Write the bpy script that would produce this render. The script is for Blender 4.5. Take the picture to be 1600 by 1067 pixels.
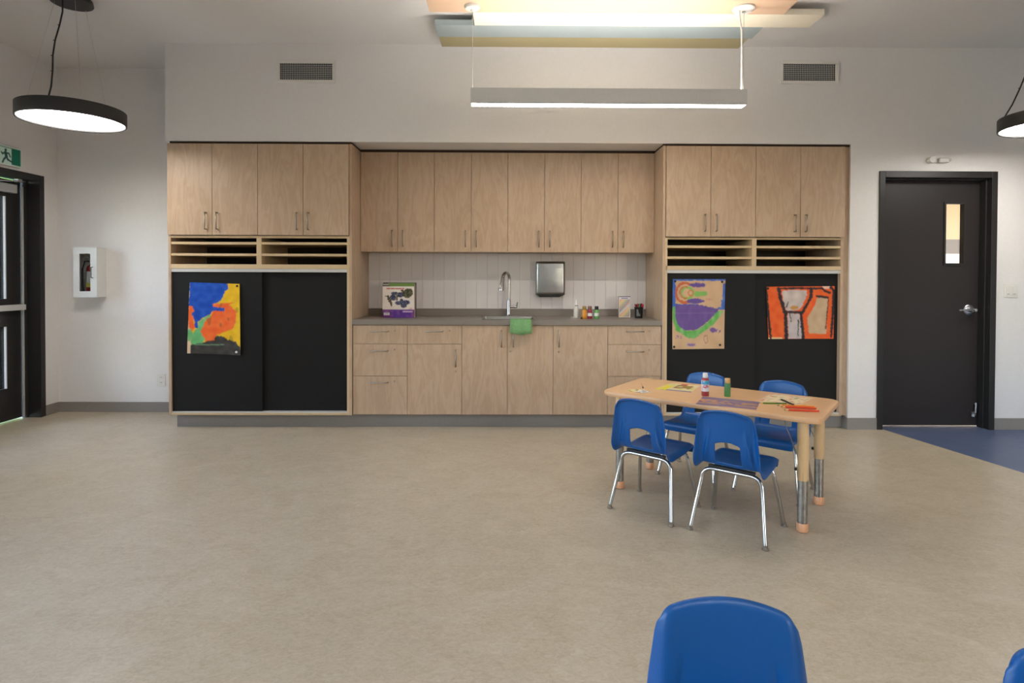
import bpy, math, random
import numpy as np
from mathutils import Vector, Matrix, noise

# ------------------------------------------------------------------ clear
for o in list(bpy.data.objects):
    bpy.data.objects.remove(o, do_unlink=True)
SC = bpy.context.scene
COL = SC.collection
random.seed(7)

# ------------------------------------------------------------------ camera
FPX, CAM_D, CAM_H = 920.0, 5.01, 1.30
YAW, PITCH, ROLL, PCY = 0.00783, 0.01392, 0.0034, 444.966
_f = Vector((math.sin(YAW)*math.cos(PITCH), math.cos(YAW)*math.cos(PITCH), -math.sin(PITCH)))
_r0 = Vector((math.cos(YAW), -math.sin(YAW), 0))
_u0 = _r0.cross(_f)
_r = _r0*math.cos(ROLL) + _u0*math.sin(ROLL)
_u = -_r0*math.sin(ROLL) + _u0*math.cos(ROLL)
CAM_O = Vector((0, -CAM_D, CAM_H))
cam = bpy.data.cameras.new('camera')
cam.sensor_width = 36.0
cam.lens = FPX*36.0/1600.0
cam.shift_y = -(533.5-PCY)/1600.0
cam.clip_start = 0.02
camo = bpy.data.objects.new('camera', cam)
COL.objects.link(camo)
M = Matrix((( _r.x, _u.x, -_f.x, CAM_O.x), (_r.y, _u.y, -_f.y, CAM_O.y), (_r.z, _u.z, -_f.z, CAM_O.z), (0, 0, 0, 1)))
camo.matrix_world = M
SC.camera = camo

def at(px, py, axis, val):
    """photo pixel -> point on the plane coordinate[axis] == val"""
    d = _f + _r*((px-800.0)/FPX) - _u*((py-PCY)/FPX)
    t = (val-CAM_O[axis])/d[axis]
    return CAM_O + d*t
def X0(px, py=430, Y=0.0): return at(px, py, 1, Y).x
def Z0(py, px=800, Y=0.0): return at(px, py, 1, Y).z

# ------------------------------------------------------------------ world, sun, exposure
SC.view_settings.view_transform = 'Standard'
SC.view_settings.look = 'None'
SC.view_settings.exposure = 1.42
SC.view_settings.gamma = 1.0
SC.view_settings.use_curve_mapping = False
W = bpy.data.worlds.new('sky'); SC.world = W
W.use_nodes = True
wn = W.node_tree; wn.nodes.clear()
wo = wn.nodes.new('ShaderNodeOutputWorld'); wb = wn.nodes.new('ShaderNodeBackground'); ws = wn.nodes.new('ShaderNodeTexSky')
ws.sky_type = 'NISHITA'; ws.sun_disc = False; ws.sun_elevation = math.radians(50); ws.sun_rotation = math.radians(150)
ws.dust_density = 2.0
SKY_STRENGTH = 1.1
wb.inputs['Strength'].default_value = SKY_STRENGTH
wn.links.new(ws.outputs[0], wb.inputs[0]); wn.links.new(wb.outputs[0], wo.inputs[0])
sun = bpy.data.lights.new('sun', 'SUN'); sun.energy = 6.0; sun.angle = 0.01; sun.color = (1, .95, .86)
suno = bpy.data.objects.new('sun', sun); COL.objects.link(suno)
suno.rotation_euler = Vector((-.30, .42, -.85)).to_track_quat('-Z', 'Y').to_euler()
LINE_DOWN, LINE_UP, RING_E, HALL_E = 13.0, 18.0, 7.0, 4.0

# ------------------------------------------------------------------ materials
def s2l(c):
    return tuple(((v/255.0)/12.92 if v/255.0 <= .04045 else ((v/255.0+.055)/1.055)**2.4) for v in c)
MATS = {}
def principled(name, col, rough=.5, metal=0.0, spec=.5, coat=0.0):
    m = bpy.data.materials.new(name); m.use_nodes = True
    b = m.node_tree.nodes['Principled BSDF']
    b.inputs['Base Color'].default_value = (*col, 1)
    b.inputs['Roughness'].default_value = rough
    b.inputs['Metallic'].default_value = metal
    b.inputs['Specular IOR Level'].default_value = spec
    b.inputs['Coat Weight'].default_value = coat
    MATS[name] = m
    return m, m.node_tree, b
def N(nt, t, **kw):
    n = nt.nodes.new(t)
    for k, v in kw.items(): setattr(n, k, v)
    return n
def ramp(nt, stops):
    r = N(nt, 'ShaderNodeValToRGB')
    el = r.color_ramp.elements
    while len(el) < len(stops): el.new(.5)
    for e, (p, c) in zip(el, stops):
        e.position = p; e.color = (*c, 1)
    return r
def speckle(name, col, rough, var=.06, scale=60.0, bump=0.0, metal=0.0, spec=.5):
    """plain colour with faint procedural variation and relief"""
    m, nt, b = principled(name, col, rough, metal, spec)
    tc = N(nt, 'ShaderNodeTexCoord'); no = N(nt, 'ShaderNodeTexNoise')
    no.inputs['Scale'].default_value = scale; no.inputs['Detail'].default_value = 4
    nt.links.new(tc.outputs['Object'], no.inputs['Vector'])
    lo = tuple(c*(1-var) for c in col); hi = tuple(min(1, c*(1+var)) for c in col)
    r = ramp(nt, [(.3, lo), (.7, hi)])
    nt.links.new(no.outputs['Fac'], r.inputs['Fac']); nt.links.new(r.outputs['Color'], b.inputs['Base Color'])
    if bump:
        bp = N(nt, 'ShaderNodeBump'); bp.inputs['Strength'].default_value = bump; bp.inputs['Distance'].default_value = .002
        nt.links.new(no.outputs['Fac'], bp.inputs['Height']); nt.links.new(bp.outputs['Normal'], b.inputs['Normal'])
    return m
def wood(name, light, dark, rough=.42, vertical=True, contrast=1.0):
    m, nt, b = principled(name, light, rough, 0, .4)
    tc = N(nt, 'ShaderNodeTexCoord'); oi = N(nt, 'ShaderNodeObjectInfo')
    mul = N(nt, 'ShaderNodeMath', operation='MULTIPLY'); mul.inputs[1].default_value = 37.0
    cx = N(nt, 'ShaderNodeCombineXYZ'); add = N(nt, 'ShaderNodeVectorMath', operation='ADD')
    nt.links.new(oi.outputs['Random'], mul.inputs[0])
    for i in range(3): nt.links.new(mul.outputs[0], cx.inputs[i])
    mp = N(nt, 'ShaderNodeMapping')
    mp.inputs['Scale'].default_value = (10, 10, 1.9) if vertical else (1.9, 10, 10)
    nt.links.new(tc.outputs['Object'], mp.inputs['Vector'])
    nt.links.new(mp.outputs[0], add.inputs[0]); nt.links.new(cx.outputs[0], add.inputs[1])
    n1 = N(nt, 'ShaderNodeTexNoise'); n1.inputs['Scale'].default_value = 1.0; n1.inputs['Detail'].default_value = 6; n1.inputs['Distortion'].default_value = .8
    n2 = N(nt, 'ShaderNodeTexNoise'); n2.inputs['Scale'].default_value = 7.0; n2.inputs['Detail'].default_value = 8; n2.inputs['Roughness'].default_value = .7
    nt.links.new(add.outputs[0], n1.inputs['Vector']); nt.links.new(add.outputs[0], n2.inputs['Vector'])
    # cathedral figure: contour lines of the slow noise
    m2 = N(nt, 'ShaderNodeMath', operation='MULTIPLY'); m2.inputs[1].default_value = 34.0
    sn = N(nt, 'ShaderNodeMath', operation='SINE')
    nt.links.new(n1.outputs['Fac'], m2.inputs[0]); nt.links.new(m2.outputs[0], sn.inputs[0])
    m3 = N(nt, 'ShaderNodeMath', operation='MULTIPLY_ADD'); m3.inputs[1].default_value = .11*contrast; m3.inputs[2].default_value = 0.0
    nt.links.new(sn.outputs[0], m3.inputs[0])
    m4 = N(nt, 'ShaderNodeMath', operation='ADD'); nt.links.new(m3.outputs[0], m4.inputs[0])
    m5 = N(nt, 'ShaderNodeMath', operation='MULTIPLY_ADD'); m5.inputs[1].default_value = .6; m5.inputs[2].default_value = .2
    nt.links.new(n2.outputs['Fac'], m5.inputs[0]); nt.links.new(m5.outputs[0], m4.inputs[1])
    r = ramp(nt, [(.25, dark), (.75, light)])
    nt.links.new(m4.outputs[0], r.inputs['Fac']); nt.links.new(r.outputs['Color'], b.inputs['Base Color'])
    return m
def emitter(name, col, strength):
    m = bpy.data.materials.new(name); m.use_nodes = True
    nt = m.node_tree; nt.nodes.clear()
    o = N(nt, 'ShaderNodeOutputMaterial'); e = N(nt, 'ShaderNodeEmission')
    e.inputs['Color'].default_value = (*col, 1); e.inputs['Strength'].default_value = strength
    nt.links.new(e.outputs[0], o.inputs[0]); MATS[name] = m
    return m
def glass(name, tint=(1, 1, 1)):
    m = bpy.data.materials.new(name); m.use_nodes = True
    nt = m.node_tree; nt.nodes.clear()
    o = N(nt, 'ShaderNodeOutputMaterial'); t = N(nt, 'ShaderNodeBsdfTransparent'); g = N(nt, 'ShaderNodeBsdfGlossy')
    t.inputs['Color'].default_value = (*tint, 1); g.inputs['Roughness'].default_value = .02
    fr = N(nt, 'ShaderNodeFresnel'); fr.inputs['IOR'].default_value = 1.45
    mx = N(nt, 'ShaderNodeMixShader')
    nt.links.new(fr.outputs[0], mx.inputs[0]); nt.links.new(t.outputs[0], mx.inputs[1]); nt.links.new(g.outputs[0], mx.inputs[2])
    nt.links.new(mx.outputs[0], o.inputs[0]); MATS[name] = m
    return m
def painted(name, rough=.6):
    """colours come from the 'paint' attribute (flat print or paint)"""
    m, nt, b = principled(name, (1, 1, 1), rough, 0, .3)
    a = N(nt, 'ShaderNodeAttribute', attribute_name='paint')
    nt.links.new(a.outputs['Color'], b.inputs['Base Color'])
    return m

speckle('wall_paint', (.775, .747, .728), .6, .015, 40, .05)
speckle('ceiling_paint', (.78, .758, .742), .7, .015, 40, .04)
speckle('hall_paint', s2l((232, 205, 165)), .6, .015, 40)
wood('maple', s2l((196, 170, 144)), s2l((177, 150, 124)))
wood('maple_edge', s2l((210, 186, 149)), s2l((198, 172, 134)), .5, True, .4)
wood('maple_shaded', s2l((62, 52, 46)), s2l((50, 42, 38)), .6)  # maple darkened so its colour carries the shade inside the cubbies
wood('table_laminate', s2l((226, 184, 138)), s2l((216, 170, 124)), .35, False, .4)
speckle('table_edge', s2l((214, 166, 122)), .4, .03)
speckle('leg_tan', s2l((218, 182, 134)), .38, .02)
speckle('foot_peach', s2l((222, 160, 115)), .5, .03)
speckle('counter_laminate', s2l((130, 120, 111)), .42, .05, 180)
speckle('black_panel', s2l((28, 27, 27)), .6, .06, 50, 0, 0, .2)
speckle('door_paint', s2l((46, 41, 40)), .42, .03, 50, 0, 0, .3)
speckle('frame_paint', s2l((42, 40, 39)), .36, .03, 50, 0, 0, .35)
speckle('base_rubber', s2l((140, 133, 127)), .6, .04)
speckle('shadow_gap', s2l((60, 42, 28)), .8, .05)  # brown-black tone puts the gap's shade into the strip colour
speckle('aluminium', (.62, .62, .63), .35, .03, 90, 0, 1.0)
speckle('aluminium_painted', s2l((198, 196, 194)), .4, .02)
speckle('nickel', (.42, .37, .32), .36, .04, 80, 0, 1.0)
speckle('brass_nickel', (.40, .33, .24), .35, .04, 80, 0, 1.0)
principled('chrome', (.50, .49, .48), .14, 1.0)
speckle('tube_steel', (.36, .33, .29), .42, .22, 35, 0, 1.0)
speckle('tile_glaze', s2l((224, 216, 212)), .18, .02, 6, .03)
speckle('grout', s2l((188, 180, 173)), .8, .04)
speckle('white_plastic', s2l((224, 220, 214)), .4, .02)
speckle('white_metal', s2l((222, 222, 220)), .35, .02)
speckle('lamp_grey', s2l((200, 198, 196)), .5, .02)
speckle('lamp_black', s2l((46, 43, 42)), .5, .04)
speckle('cord_black', s2l((24, 22, 20)), .5, .05)
speckle('cable', (.55, .54, .52), .4, .03, 80, 0, .6)
speckle('dark_void', (.012, .012, .012), .9, .05)
principled('blue_plastic', s2l((0, 77, 143)), .36, 0, .45)
speckle('felt_peach', s2l((216, 182, 154)), .9, .05, 300)
speckle('felt_cream', s2l((238, 228, 208)), .9, .05, 300)
speckle('felt_blue', s2l((158, 170, 173)), .9, .05, 300)
speckle('felt_olive', s2l((170, 158, 122)), .9, .05, 300)
speckle('cloth_green', s2l((116, 160, 106)), .95, .12, 90, .4)
speckle('lawn', s2l((134, 136, 108)), .95, .25, 8)
speckle('hedge', s2l((86, 120, 48)), .95, .35, 6)
speckle('concrete', s2l((196, 192, 184)), .9, .06, 8)
glass('pane')
painted('print'); painted('poster_paint', .55)
emitter('lamp_warm', (1, .975, .93), LINE_DOWN)
emitter('lamp_up', (1, .93, .84), LINE_UP)
emitter('lamp_ring', (1, .965, .91), RING_E)
emitter('hall_fill', (1, .95, .86), HALL_E)
def plastic(name, c, rough=.35, spec=.5): speckle(name, s2l(c), rough, .03, 30, 0, 0, spec)
for nm, c in {'glue_white': (226, 222, 212), 'paint_orange': (214, 142, 44), 'paint_maroon': (146, 42, 58), 'paint_green': (110, 176, 96),
              'cap_gold': (150, 116, 44), 'cap_brown': (120, 84, 66), 'cap_black': (22, 22, 20), 'pen_red': (176, 38, 52), 'pen_black': (28, 26, 28),
              'pen_green': (60, 110, 70), 'mesh_black': (24, 22, 24), 'mesh_grey': (92, 98, 94), 'bottle_red': (152, 54, 56), 'bottle_green': (74, 124, 66),
              'cap_cork': (206, 160, 98), 'cap_white': (228, 224, 220), 'label_white': (214, 214, 212), 'pencil_red': (206, 66, 40), 'pencil_orange': (226, 128, 44),
              'pencil_green': (84, 116, 26), 'lead': (70, 40, 30), 'wood_tip': (222, 180, 120), 'ext_red': (150, 32, 28), 'ext_yellow': (226, 216, 96), 'rubber_black': (26, 26, 26),
              'brush_handle': (196, 160, 110), 'box_side': (170, 150, 140), 'box_dark': (70, 62, 58), 'box_green': (104, 138, 66), 'switch_gap': (150, 146, 140)}.items():
    plastic(nm, c)
# stainless with soft brushed roughness
m, nt, b = principled('stainless', (.42, .43, .43), .28, 1.0)
tc = N(nt, 'ShaderNodeTexCoord'); mp = N(nt, 'ShaderNodeMapping'); mp.inputs['Scale'].default_value = (3, 3, 3)
no = N(nt, 'ShaderNodeTexNoise'); no.inputs['Scale'].default_value = 2.2
bp = N(nt, 'ShaderNodeBump'); bp.inputs['Strength'].default_value = .35; bp.inputs['Distance'].default_value = .02
nt.links.new(tc.outputs['Object'], mp.inputs[0]); nt.links.new(mp.outputs[0], no.inputs['Vector'])
nt.links.new(no.outputs['Fac'], bp.inputs['Height']); nt.links.new(bp.outputs['Normal'], b.inputs['Normal'])
def lino(name, base, dk, lt, rough):
    m, nt, b = principled(name, base, rough, 0, .35)
    tc = N(nt, 'ShaderNodeTexCoord')
    outs = []
    for sc, st, w in ((4, (1, 1.2, 1), 3), (30, (1, 1.5, 1), 4), (75, (1, 1.3, 1), 4)):
        mp = N(nt, 'ShaderNodeMapping'); mp.inputs['Scale'].default_value = st
        no = N(nt, 'ShaderNodeTexNoise'); no.inputs['Scale'].default_value = sc; no.inputs['Detail'].default_value = w; no.inputs['Distortion'].default_value = 1.2
        nt.links.new(tc.outputs['Object'], mp.inputs[0]); nt.links.new(mp.outputs[0], no.inputs['Vector']); outs.append(no.outputs['Fac'])
    r1 = ramp(nt, [(.36, dk), (.5, base), (.66, lt)])
    a1 = N(nt, 'ShaderNodeMath', operation='MULTIPLY_ADD'); a1.inputs[1].default_value = .3
    a2 = N(nt, 'ShaderNodeMath', operation='MULTIPLY_ADD'); a2.inputs[1].default_value = .4; a2.inputs[2].default_value = 0
    a3 = N(nt, 'ShaderNodeMath', operation='MULTIPLY_ADD'); a3.inputs[1].default_value = .3
    nt.links.new(outs[0], a1.inputs[0]); nt.links.new(outs[1], a2.inputs[0]); nt.links.new(a2.outputs[0], a1.inputs[2])
    nt.links.new(outs[2], a3.inputs[0]); nt.links.new(a1.outputs[0], a3.inputs[2])
    nt.links.new(a3.outputs[0], r1.inputs['Fac']); nt.links.new(r1.outputs['Color'], b.inputs['Base Color'])
lino('linoleum', s2l((187, 173, 150)), s2l((173, 158, 134)), s2l((199, 187, 166)), .34)
lino('linoleum_blue', s2l((88, 100, 130)), s2l((80, 91, 120)), s2l((96, 108, 138)), .38)

speckle('sink_steel', (.30, .30, .29), .32, .03, 60, 0, 1.0)
# ------------------------------------------------------------------ mesh helpers
FR = {}          # object -> its origin in build coordinates
class MB:
    def __init__(s): s.v = []; s.f = []
    def add(s, vs, fs):
        n = len(s.v); s.v += [tuple(v) for v in vs]; s.f += [tuple(i+n for i in f) for f in fs]; return s
    def box(s, x0, x1, y0, y1, z0, z1):
        x0, x1 = min(x0, x1), max(x0, x1); y0, y1 = min(y0, y1), max(y0, y1); z0, z1 = min(z0, z1), max(z0, z1)
        return s.add([(x0, y0, z0), (x1, y0, z0), (x1, y1, z0), (x0, y1, z0), (x0, y0, z1), (x1, y0, z1), (x1, y1, z1), (x0, y1, z1)],
                     [(0, 3, 2, 1), (4, 5, 6, 7), (0, 1, 5, 4), (1, 2, 6, 5), (2, 3, 7, 6), (3, 0, 4, 7)])
    def prism(s, pts, z0, z1):
        n = len(pts)
        return s.add([(x, y, z0) for x, y in pts]+[(x, y, z1) for x, y in pts],
                     [tuple(reversed(range(n))), tuple(range(n, 2*n))]+[(i, (i+1) % n, n+(i+1) % n, n+i) for i in range(n)])
    def prism_y(s, pts, y0, y1):      # outline in x,z pushed along y
        n = len(pts)
        return s.add([(x, y0, z) for x, z in pts]+[(x, y1, z) for x, z in pts],
                     [tuple(range(n)), tuple(reversed(range(n, 2*n)))]+[(i, n+i, n+(i+1) % n, (i+1) % n) for i in range(n)])
    def tube(s, path, r, n=10, cap=True):
        P = [Vector(p) for p in path]; R = r if isinstance(r, (list, tuple)) else [r]*len(P)
        t0 = (P[1]-P[0]).normalized()
        a = t0.orthogonal().normalized(); rings = []
        for i, p in enumerate(P):
            t = ((P[min(i+1, len(P)-1)]-P[max(i-1, 0)])).normalized()
            a = (a - t*a.dot(t)).normalized(); b_ = t.cross(a)
            rings.append([p+(a*math.cos(2*math.pi*k/n)+b_*math.sin(2*math.pi*k/n))*R[i] for k in range(n)])
        vs = [v for ring in rings for v in ring]
        fs = [(i*n+k, i*n+(k+1) % n, (i+1)*n+(k+1) % n, (i+1)*n+k) for i in range(len(P)-1) for k in range(n)]
        if cap: fs += [tuple(reversed(range(n))), tuple(range((len(P)-1)*n, len(P)*n))]
        return s.add(vs, fs)
    def lathe(s, prof, c=(0, 0, 0), n=20, axis='z'):
        vs = []
        for (r, h) in prof:
            for k in range(n):
                q = (r*math.cos(2*math.pi*k/n), r*math.sin(2*math.pi*k/n))
                p = {'z': (q[0], q[1], h), 'y': (q[0], h, -q[1]), 'x': (h, q[0], q[1])}[axis]
                vs.append((p[0]+c[0], p[1]+c[1], p[2]+c[2]))
        m_ = len(prof)
        fs = [(i*n+k, i*n+(k+1) % n, (i+1)*n+(k+1) % n, (i+1)*n+k) for i in range(m_-1) for k in range(n)]
        fs += [tuple(reversed(range(n))), tuple(range((m_-1)*n, m_*n))]
        return s.add(vs, fs)
def rrect(x0, x1, y0, y1, r, n=6):
    pts = []
    for cx, cy, a0 in ((x1-r, y0+r, -90), (x1-r, y1-r, 0), (x0+r, y1-r, 90), (x0+r, y0+r, 180)):
        for k in range(n+1):
            a = math.radians(a0+90*k/n); pts.append((cx+r*math.cos(a), cy+r*math.sin(a)))
    return pts
def link(o, parent=None):
    COL.objects.link(o)
    if parent: o.parent = parent
def tag(o, label=None, cat=None, group=None, kind=None):
    if label: o['label'] = label
    if cat: o['category'] = cat
    if group: o['group'] = group
    if kind: o['kind'] = kind
    return o
def build(mb, name, mat, parent=None, smooth=False, bevel=0, origin=None, label=None):
    vs = np.array(mb.v, dtype=float)
    org = (vs.min(0)+vs.max(0))/2 if origin is None else np.array(origin, dtype=float)
    me = bpy.data.meshes.new(name)
    me.from_pydata([tuple(v) for v in vs-org], [], mb.f); me.update()
    me.materials.append(MATS[mat])
    o = bpy.data.objects.new(name, me)
    link(o, parent)
    o.location = Vector(org) - (FR[parent] if parent else Vector((0, 0, 0)))
    FR[o] = Vector(org)
    if smooth:
        for p in me.polygons: p.use_smooth = True
        try: me.set_sharp_from_angle(angle=math.radians(40))
        except Exception: pass
    if bevel:
        bv = o.modifiers.new('bevel', 'BEVEL'); bv.width = bevel; bv.segments = 2; bv.limit_method = 'ANGLE'
    if label: o['label'] = label
    return o
def bx(name, mat, parent, x0, x1, y0, y1, z0, z1, bevel=0): return build(MB().box(x0, x1, y0, y1, z0, z1), name, mat, parent, bevel=bevel)
def root(name, loc, label, cat, group=None, rotz=0.0, local=False):
    o = bpy.data.objects.new(name, None); link(o)
    o.empty_display_size = .1
    o.location = loc; o.rotation_euler = (0, 0, rotz)
    FR[o] = Vector((0, 0, 0)) if local else Vector(loc)
    return tag(o, label, cat, group)
def struct_root(name, loc):
    o = bpy.data.objects.new(name, None); link(o); o.location = loc; FR[o] = Vector(loc); o['kind'] = 'structure'; return o
def struct(mb, name, mat, label=None):
    o = build(mb, name, mat); o['kind'] = 'structure'
    if label: o['label'] = label
    return o
def instance(src, name, parent, pos, label=None):
    """another object on the same mesh, at build-coordinate pos"""
    o = bpy.data.objects.new(name, src.data); link(o, parent)
    o.location = Vector(pos) - FR[parent]; FR[o] = Vector(pos)
    return o
def copy_tree(o, parent=None):
    c = o.copy(); COL.objects.link(c); c.parent = parent
    for ch in list(o.children): copy_tree(ch, c)
    return c
def inside(p, poly):
    x, y = p; r = False; j = len(poly)-1
    for i in range(len(poly)):
        xi, yi = poly[i]; xj, yj = poly[j]
        if (yi > y) != (yj > y) and x < (xj-xi)*(y-yi)/(yj-yi)+xi: r = not r
        j = i
    return r
def paint_grid(name, parent, corner, nx, ny, colf, mat='print', thick=.0008, bulge=None):
    """sheet of nx*ny cells; corner(u,v)->point, colf(u,v)->sRGB; v runs down the picture"""
    vs = [tuple(Vector(corner(i/nx, j/ny))+(bulge(i/nx, j/ny) if bulge else Vector((0, 0, 0)))) for j in range(ny+1) for i in range(nx+1)]
    fs = [(j*(nx+1)+i, (j+1)*(nx+1)+i, (j+1)*(nx+1)+i+1, j*(nx+1)+i+1) for j in range(ny) for i in range(nx)]
    mb = MB().add(vs, fs)
    o = build(mb, name, mat, parent, smooth=False)
    a = o.data.color_attributes.new('paint', 'FLOAT_COLOR', 'POINT')
    cols = np.ones((len(vs), 4), dtype=np.float32)
    for j in range(ny+1):
        for i in range(nx+1): cols[j*(nx+1)+i, :3] = s2l(colf(i/nx, j/ny))
    q = cols.reshape(ny+1, nx+1, 4); p_ = np.pad(q, ((1, 1), (1, 1), (0, 0)), mode='edge')     # soften the brush edges a little
    q = (4*p_[1:-1, 1:-1]+2*(p_[:-2, 1:-1]+p_[2:, 1:-1]+p_[1:-1, :-2]+p_[1:-1, 2:])+p_[:-2, :-2]+p_[2:, 2:]+p_[:-2, 2:]+p_[2:, :-2])/16
    a.data.foreach_set('color', q.astype(np.float32).ravel())
    if thick:
        so = o.modifiers.new('thickness', 'SOLIDIFY'); so.thickness = thick; so.offset = -1
    return o
def mixc(a, b_, t): return tuple(a[i]*(1-t)+b_[i]*t for i in range(3))
def nz(u, v, s, k=0.0): return noise.noise(Vector((u*s, v*s, k)))

# ------------------------------------------------------------------ key dimensions (metres)
XL, X1, X2, X3 = -2.872, -1.320, 1.322, 2.868
ZT, ZB, ZK = 2.417, 0.115, 0.929
YB, YU = 0.611, 0.288
XW, XBULK, XR = -4.265, -2.892, 2.922
ZUB, ZSOF = 1.521, 2.436
ROOM_X, ROOM_Y = 6.2, -8.6
def ceil_z(y): return 3.258

# ------------------------------------------------------------------ structure
p0, p1 = (3.227, .0), (3.455, -1.122)
dx = (p1[0]-p0[0])/(p1[1]-p0[1])
pf = (p0[0]+dx*(ROOM_Y-.2), ROOM_Y-.2); pb = (p0[0]+dx*.16, .16)
struct(MB().prism([(-4.62, ROOM_Y-.2), pf, pb, (3.0, .16), (3.0, .8), (-4.62, .8)], -.12, 0), 'floor', 'linoleum', 'mottled beige linoleum floor')
struct(MB().prism([pf, (ROOM_X+.2, ROOM_Y-.2), (ROOM_X+.2, 3.0), (3.0, 3.0), (3.0, .16), pb], -.12, 0), 'floor.001', 'linoleum_blue', 'blue linoleum floor area by the dark door')
# ceiling slab
c0, c1 = .8, ROOM_Y-.2
struct(MB().add([(-4.62, c1, ceil_z(c1)), (ROOM_X+.2, c1, ceil_z(c1)), (ROOM_X+.2, c0, ceil_z(c0)), (-4.62, c0, ceil_z(c0)),
                 (-4.62, c1, 3.6), (ROOM_X+.2, c1, 3.6), (ROOM_X+.2, c0, 3.6), (-4.62, c0, 3.6)],
                [(0, 1, 2, 3), (7, 6, 5, 4), (0, 4, 5, 1), (1, 5, 6, 2), (2, 6, 7, 3), (3, 7, 4, 0)]), 'ceiling', 'ceiling_paint')
WT = 3.3
struct(MB().box(-4.62, XR, YB, .78, 0, WT), 'wall_back', 'wall_paint')
struct(MB().box(XBULK, XR, 0, YB, ZSOF, WT), 'wall_bulkhead', 'wall_paint', 'white bulkhead over the cabinets')
# wall with the dark door
DX0, DX1, DZ = 3.216, 4.128, 2.155
struct(MB().box(XR, DX0-.03, 0, .14, 0, WT).box(DX1+.03, ROOM_X, 0, .14, 0, WT).box(DX0-.03, DX1+.03, 0, .14, DZ+.03, WT).box(XR, XR+.14, .14, .78, 0, WT), 'wall_front', 'wall_paint', 'white wall around the dark door')
# left wall with opening for the glazed double door
LY1, LY0, LZ = .440, -1.52, 2.205
LWIN = [(-4.7, -2.1), (-7.9, -5.3)]
LWZ0, LWZ1 = .55, 2.45
mb = MB().box(-4.45, XW, LY1-.03, YB, 0, WT).box(-4.45, XW, LY0+.03, LY1-.03, LZ-.03, WT)
mb.box(-4.45, XW, ROOM_Y, LY0+.03, 0, LWZ0).box(-4.45, XW, ROOM_Y, LY0+.03, LWZ1, WT)
for a_, b_ in ((LWIN[0][1], LY0+.03), (LWIN[1][1], LWIN[0][0]), (ROOM_Y, LWIN[1][0])): mb.box(-4.45, XW, a_, b_, LWZ0, LWZ1)
struct(mb, 'wall_left', 'wall_paint')
for i, (a_, b_) in enumerate(LWIN):
    r_ = struct_root('window_%d' % (i+2), (-4.36, (a_+b_)/2, LWZ0)); t = .05; mid = (a_+b_)/2
    m_ = MB().box(-4.40, -4.34, a_, b_, LWZ0, LWZ0+t).box(-4.40, -4.34, a_, b_, LWZ1-t, LWZ1)
    for q in (a_, mid-t/2, b_-t): m_.box(-4.40, -4.34, q, q+t, LWZ0+t, LWZ1-t)
    build(m_, 'window_frame', 'frame_paint', r_)
    for c_, d_ in ((a_+t, mid-t/2), (mid+t/2, b_-t)): build(MB().box(-4.374, -4.368, c_, d_, LWZ0+t, LWZ1-t), 'pane', 'pane', r_)
# right wall and rear wall (behind the photographer), rear wall with windows
struct(MB().box(ROOM_X, ROOM_X+.15, ROOM_Y, .14, 0, WT), 'wall_right', 'wall_paint')
WIN = [(3.6, 5.4)]
WZ0, WZ1 = .85, 2.45
mb = MB().box(-4.45, ROOM_X, ROOM_Y-.15, ROOM_Y, 0, WZ0).box(-4.45, ROOM_X, ROOM_Y-.15, ROOM_Y, WZ1, WT)
xs = [-4.45]+[v for w in WIN for v in w]+[ROOM_X]
for a_, b_ in zip(xs[::2], xs[1::2]): mb.box(a_, b_, ROOM_Y-.15, ROOM_Y, WZ0, WZ1)
struct(mb, 'wall_rear', 'wall_paint')
for i, (a_, b_) in enumerate(WIN):
    r_ = struct_root('window_%d' % (i+1), ((a_+b_)/2, ROOM_Y-.07, WZ0))
    t = .05
    m_ = MB().box(a_, b_, ROOM_Y-.1, ROOM_Y-.04, WZ0, WZ0+t).box(a_, b_, ROOM_Y-.1, ROOM_Y-.04, WZ1-t, WZ1).box(a_, a_+t, ROOM_Y-.1, ROOM_Y-.04, WZ0+t, WZ1-t).box(b_-t, b_, ROOM_Y-.1, ROOM_Y-.04, WZ0+t, WZ1-t).box((a_+b_)/2-.02, (a_+b_)/2+.02, ROOM_Y-.1, ROOM_Y-.04, WZ0+t, WZ1-t)
    build(m_, 'window_frame', 'frame_paint', r_)
    for c_, d_ in ((a_+t, (a_+b_)/2-.02), ((a_+b_)/2+.02, b_-t)):
        build(MB().box(c_, d_, ROOM_Y-.074, ROOM_Y-.068, WZ0+t, WZ1-t), 'pane', 'pane', r_)
def portal(x, y, z, sx, sy, rot):
    l = bpy.data.lights.new('daylight_portal', 'AREA'); l.shape = 'RECTANGLE'; l.size = sx; l.size_y = sy
    l.cycles.is_portal = True
    o = bpy.data.objects.new('daylight_portal', l); COL.objects.link(o); o.location = (x, y, z); o.rotation_euler = rot
for a_, b_ in WIN: portal((a_+b_)/2, ROOM_Y-.16, (WZ0+WZ1)/2, b_-a_, WZ1-WZ0, (math.radians(90), 0, 0))
for a_, b_ in LWIN: portal(-4.46, (a_+b_)/2, (LWZ0+LWZ1)/2, b_-a_, LWZ1-LWZ0, (math.radians(90), 0, math.radians(-90)))
portal(-4.47, (LY0+LY1)/2, 1.1, 1.9, 2.1, (math.radians(90), 0, math.radians(-90)))

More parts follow.
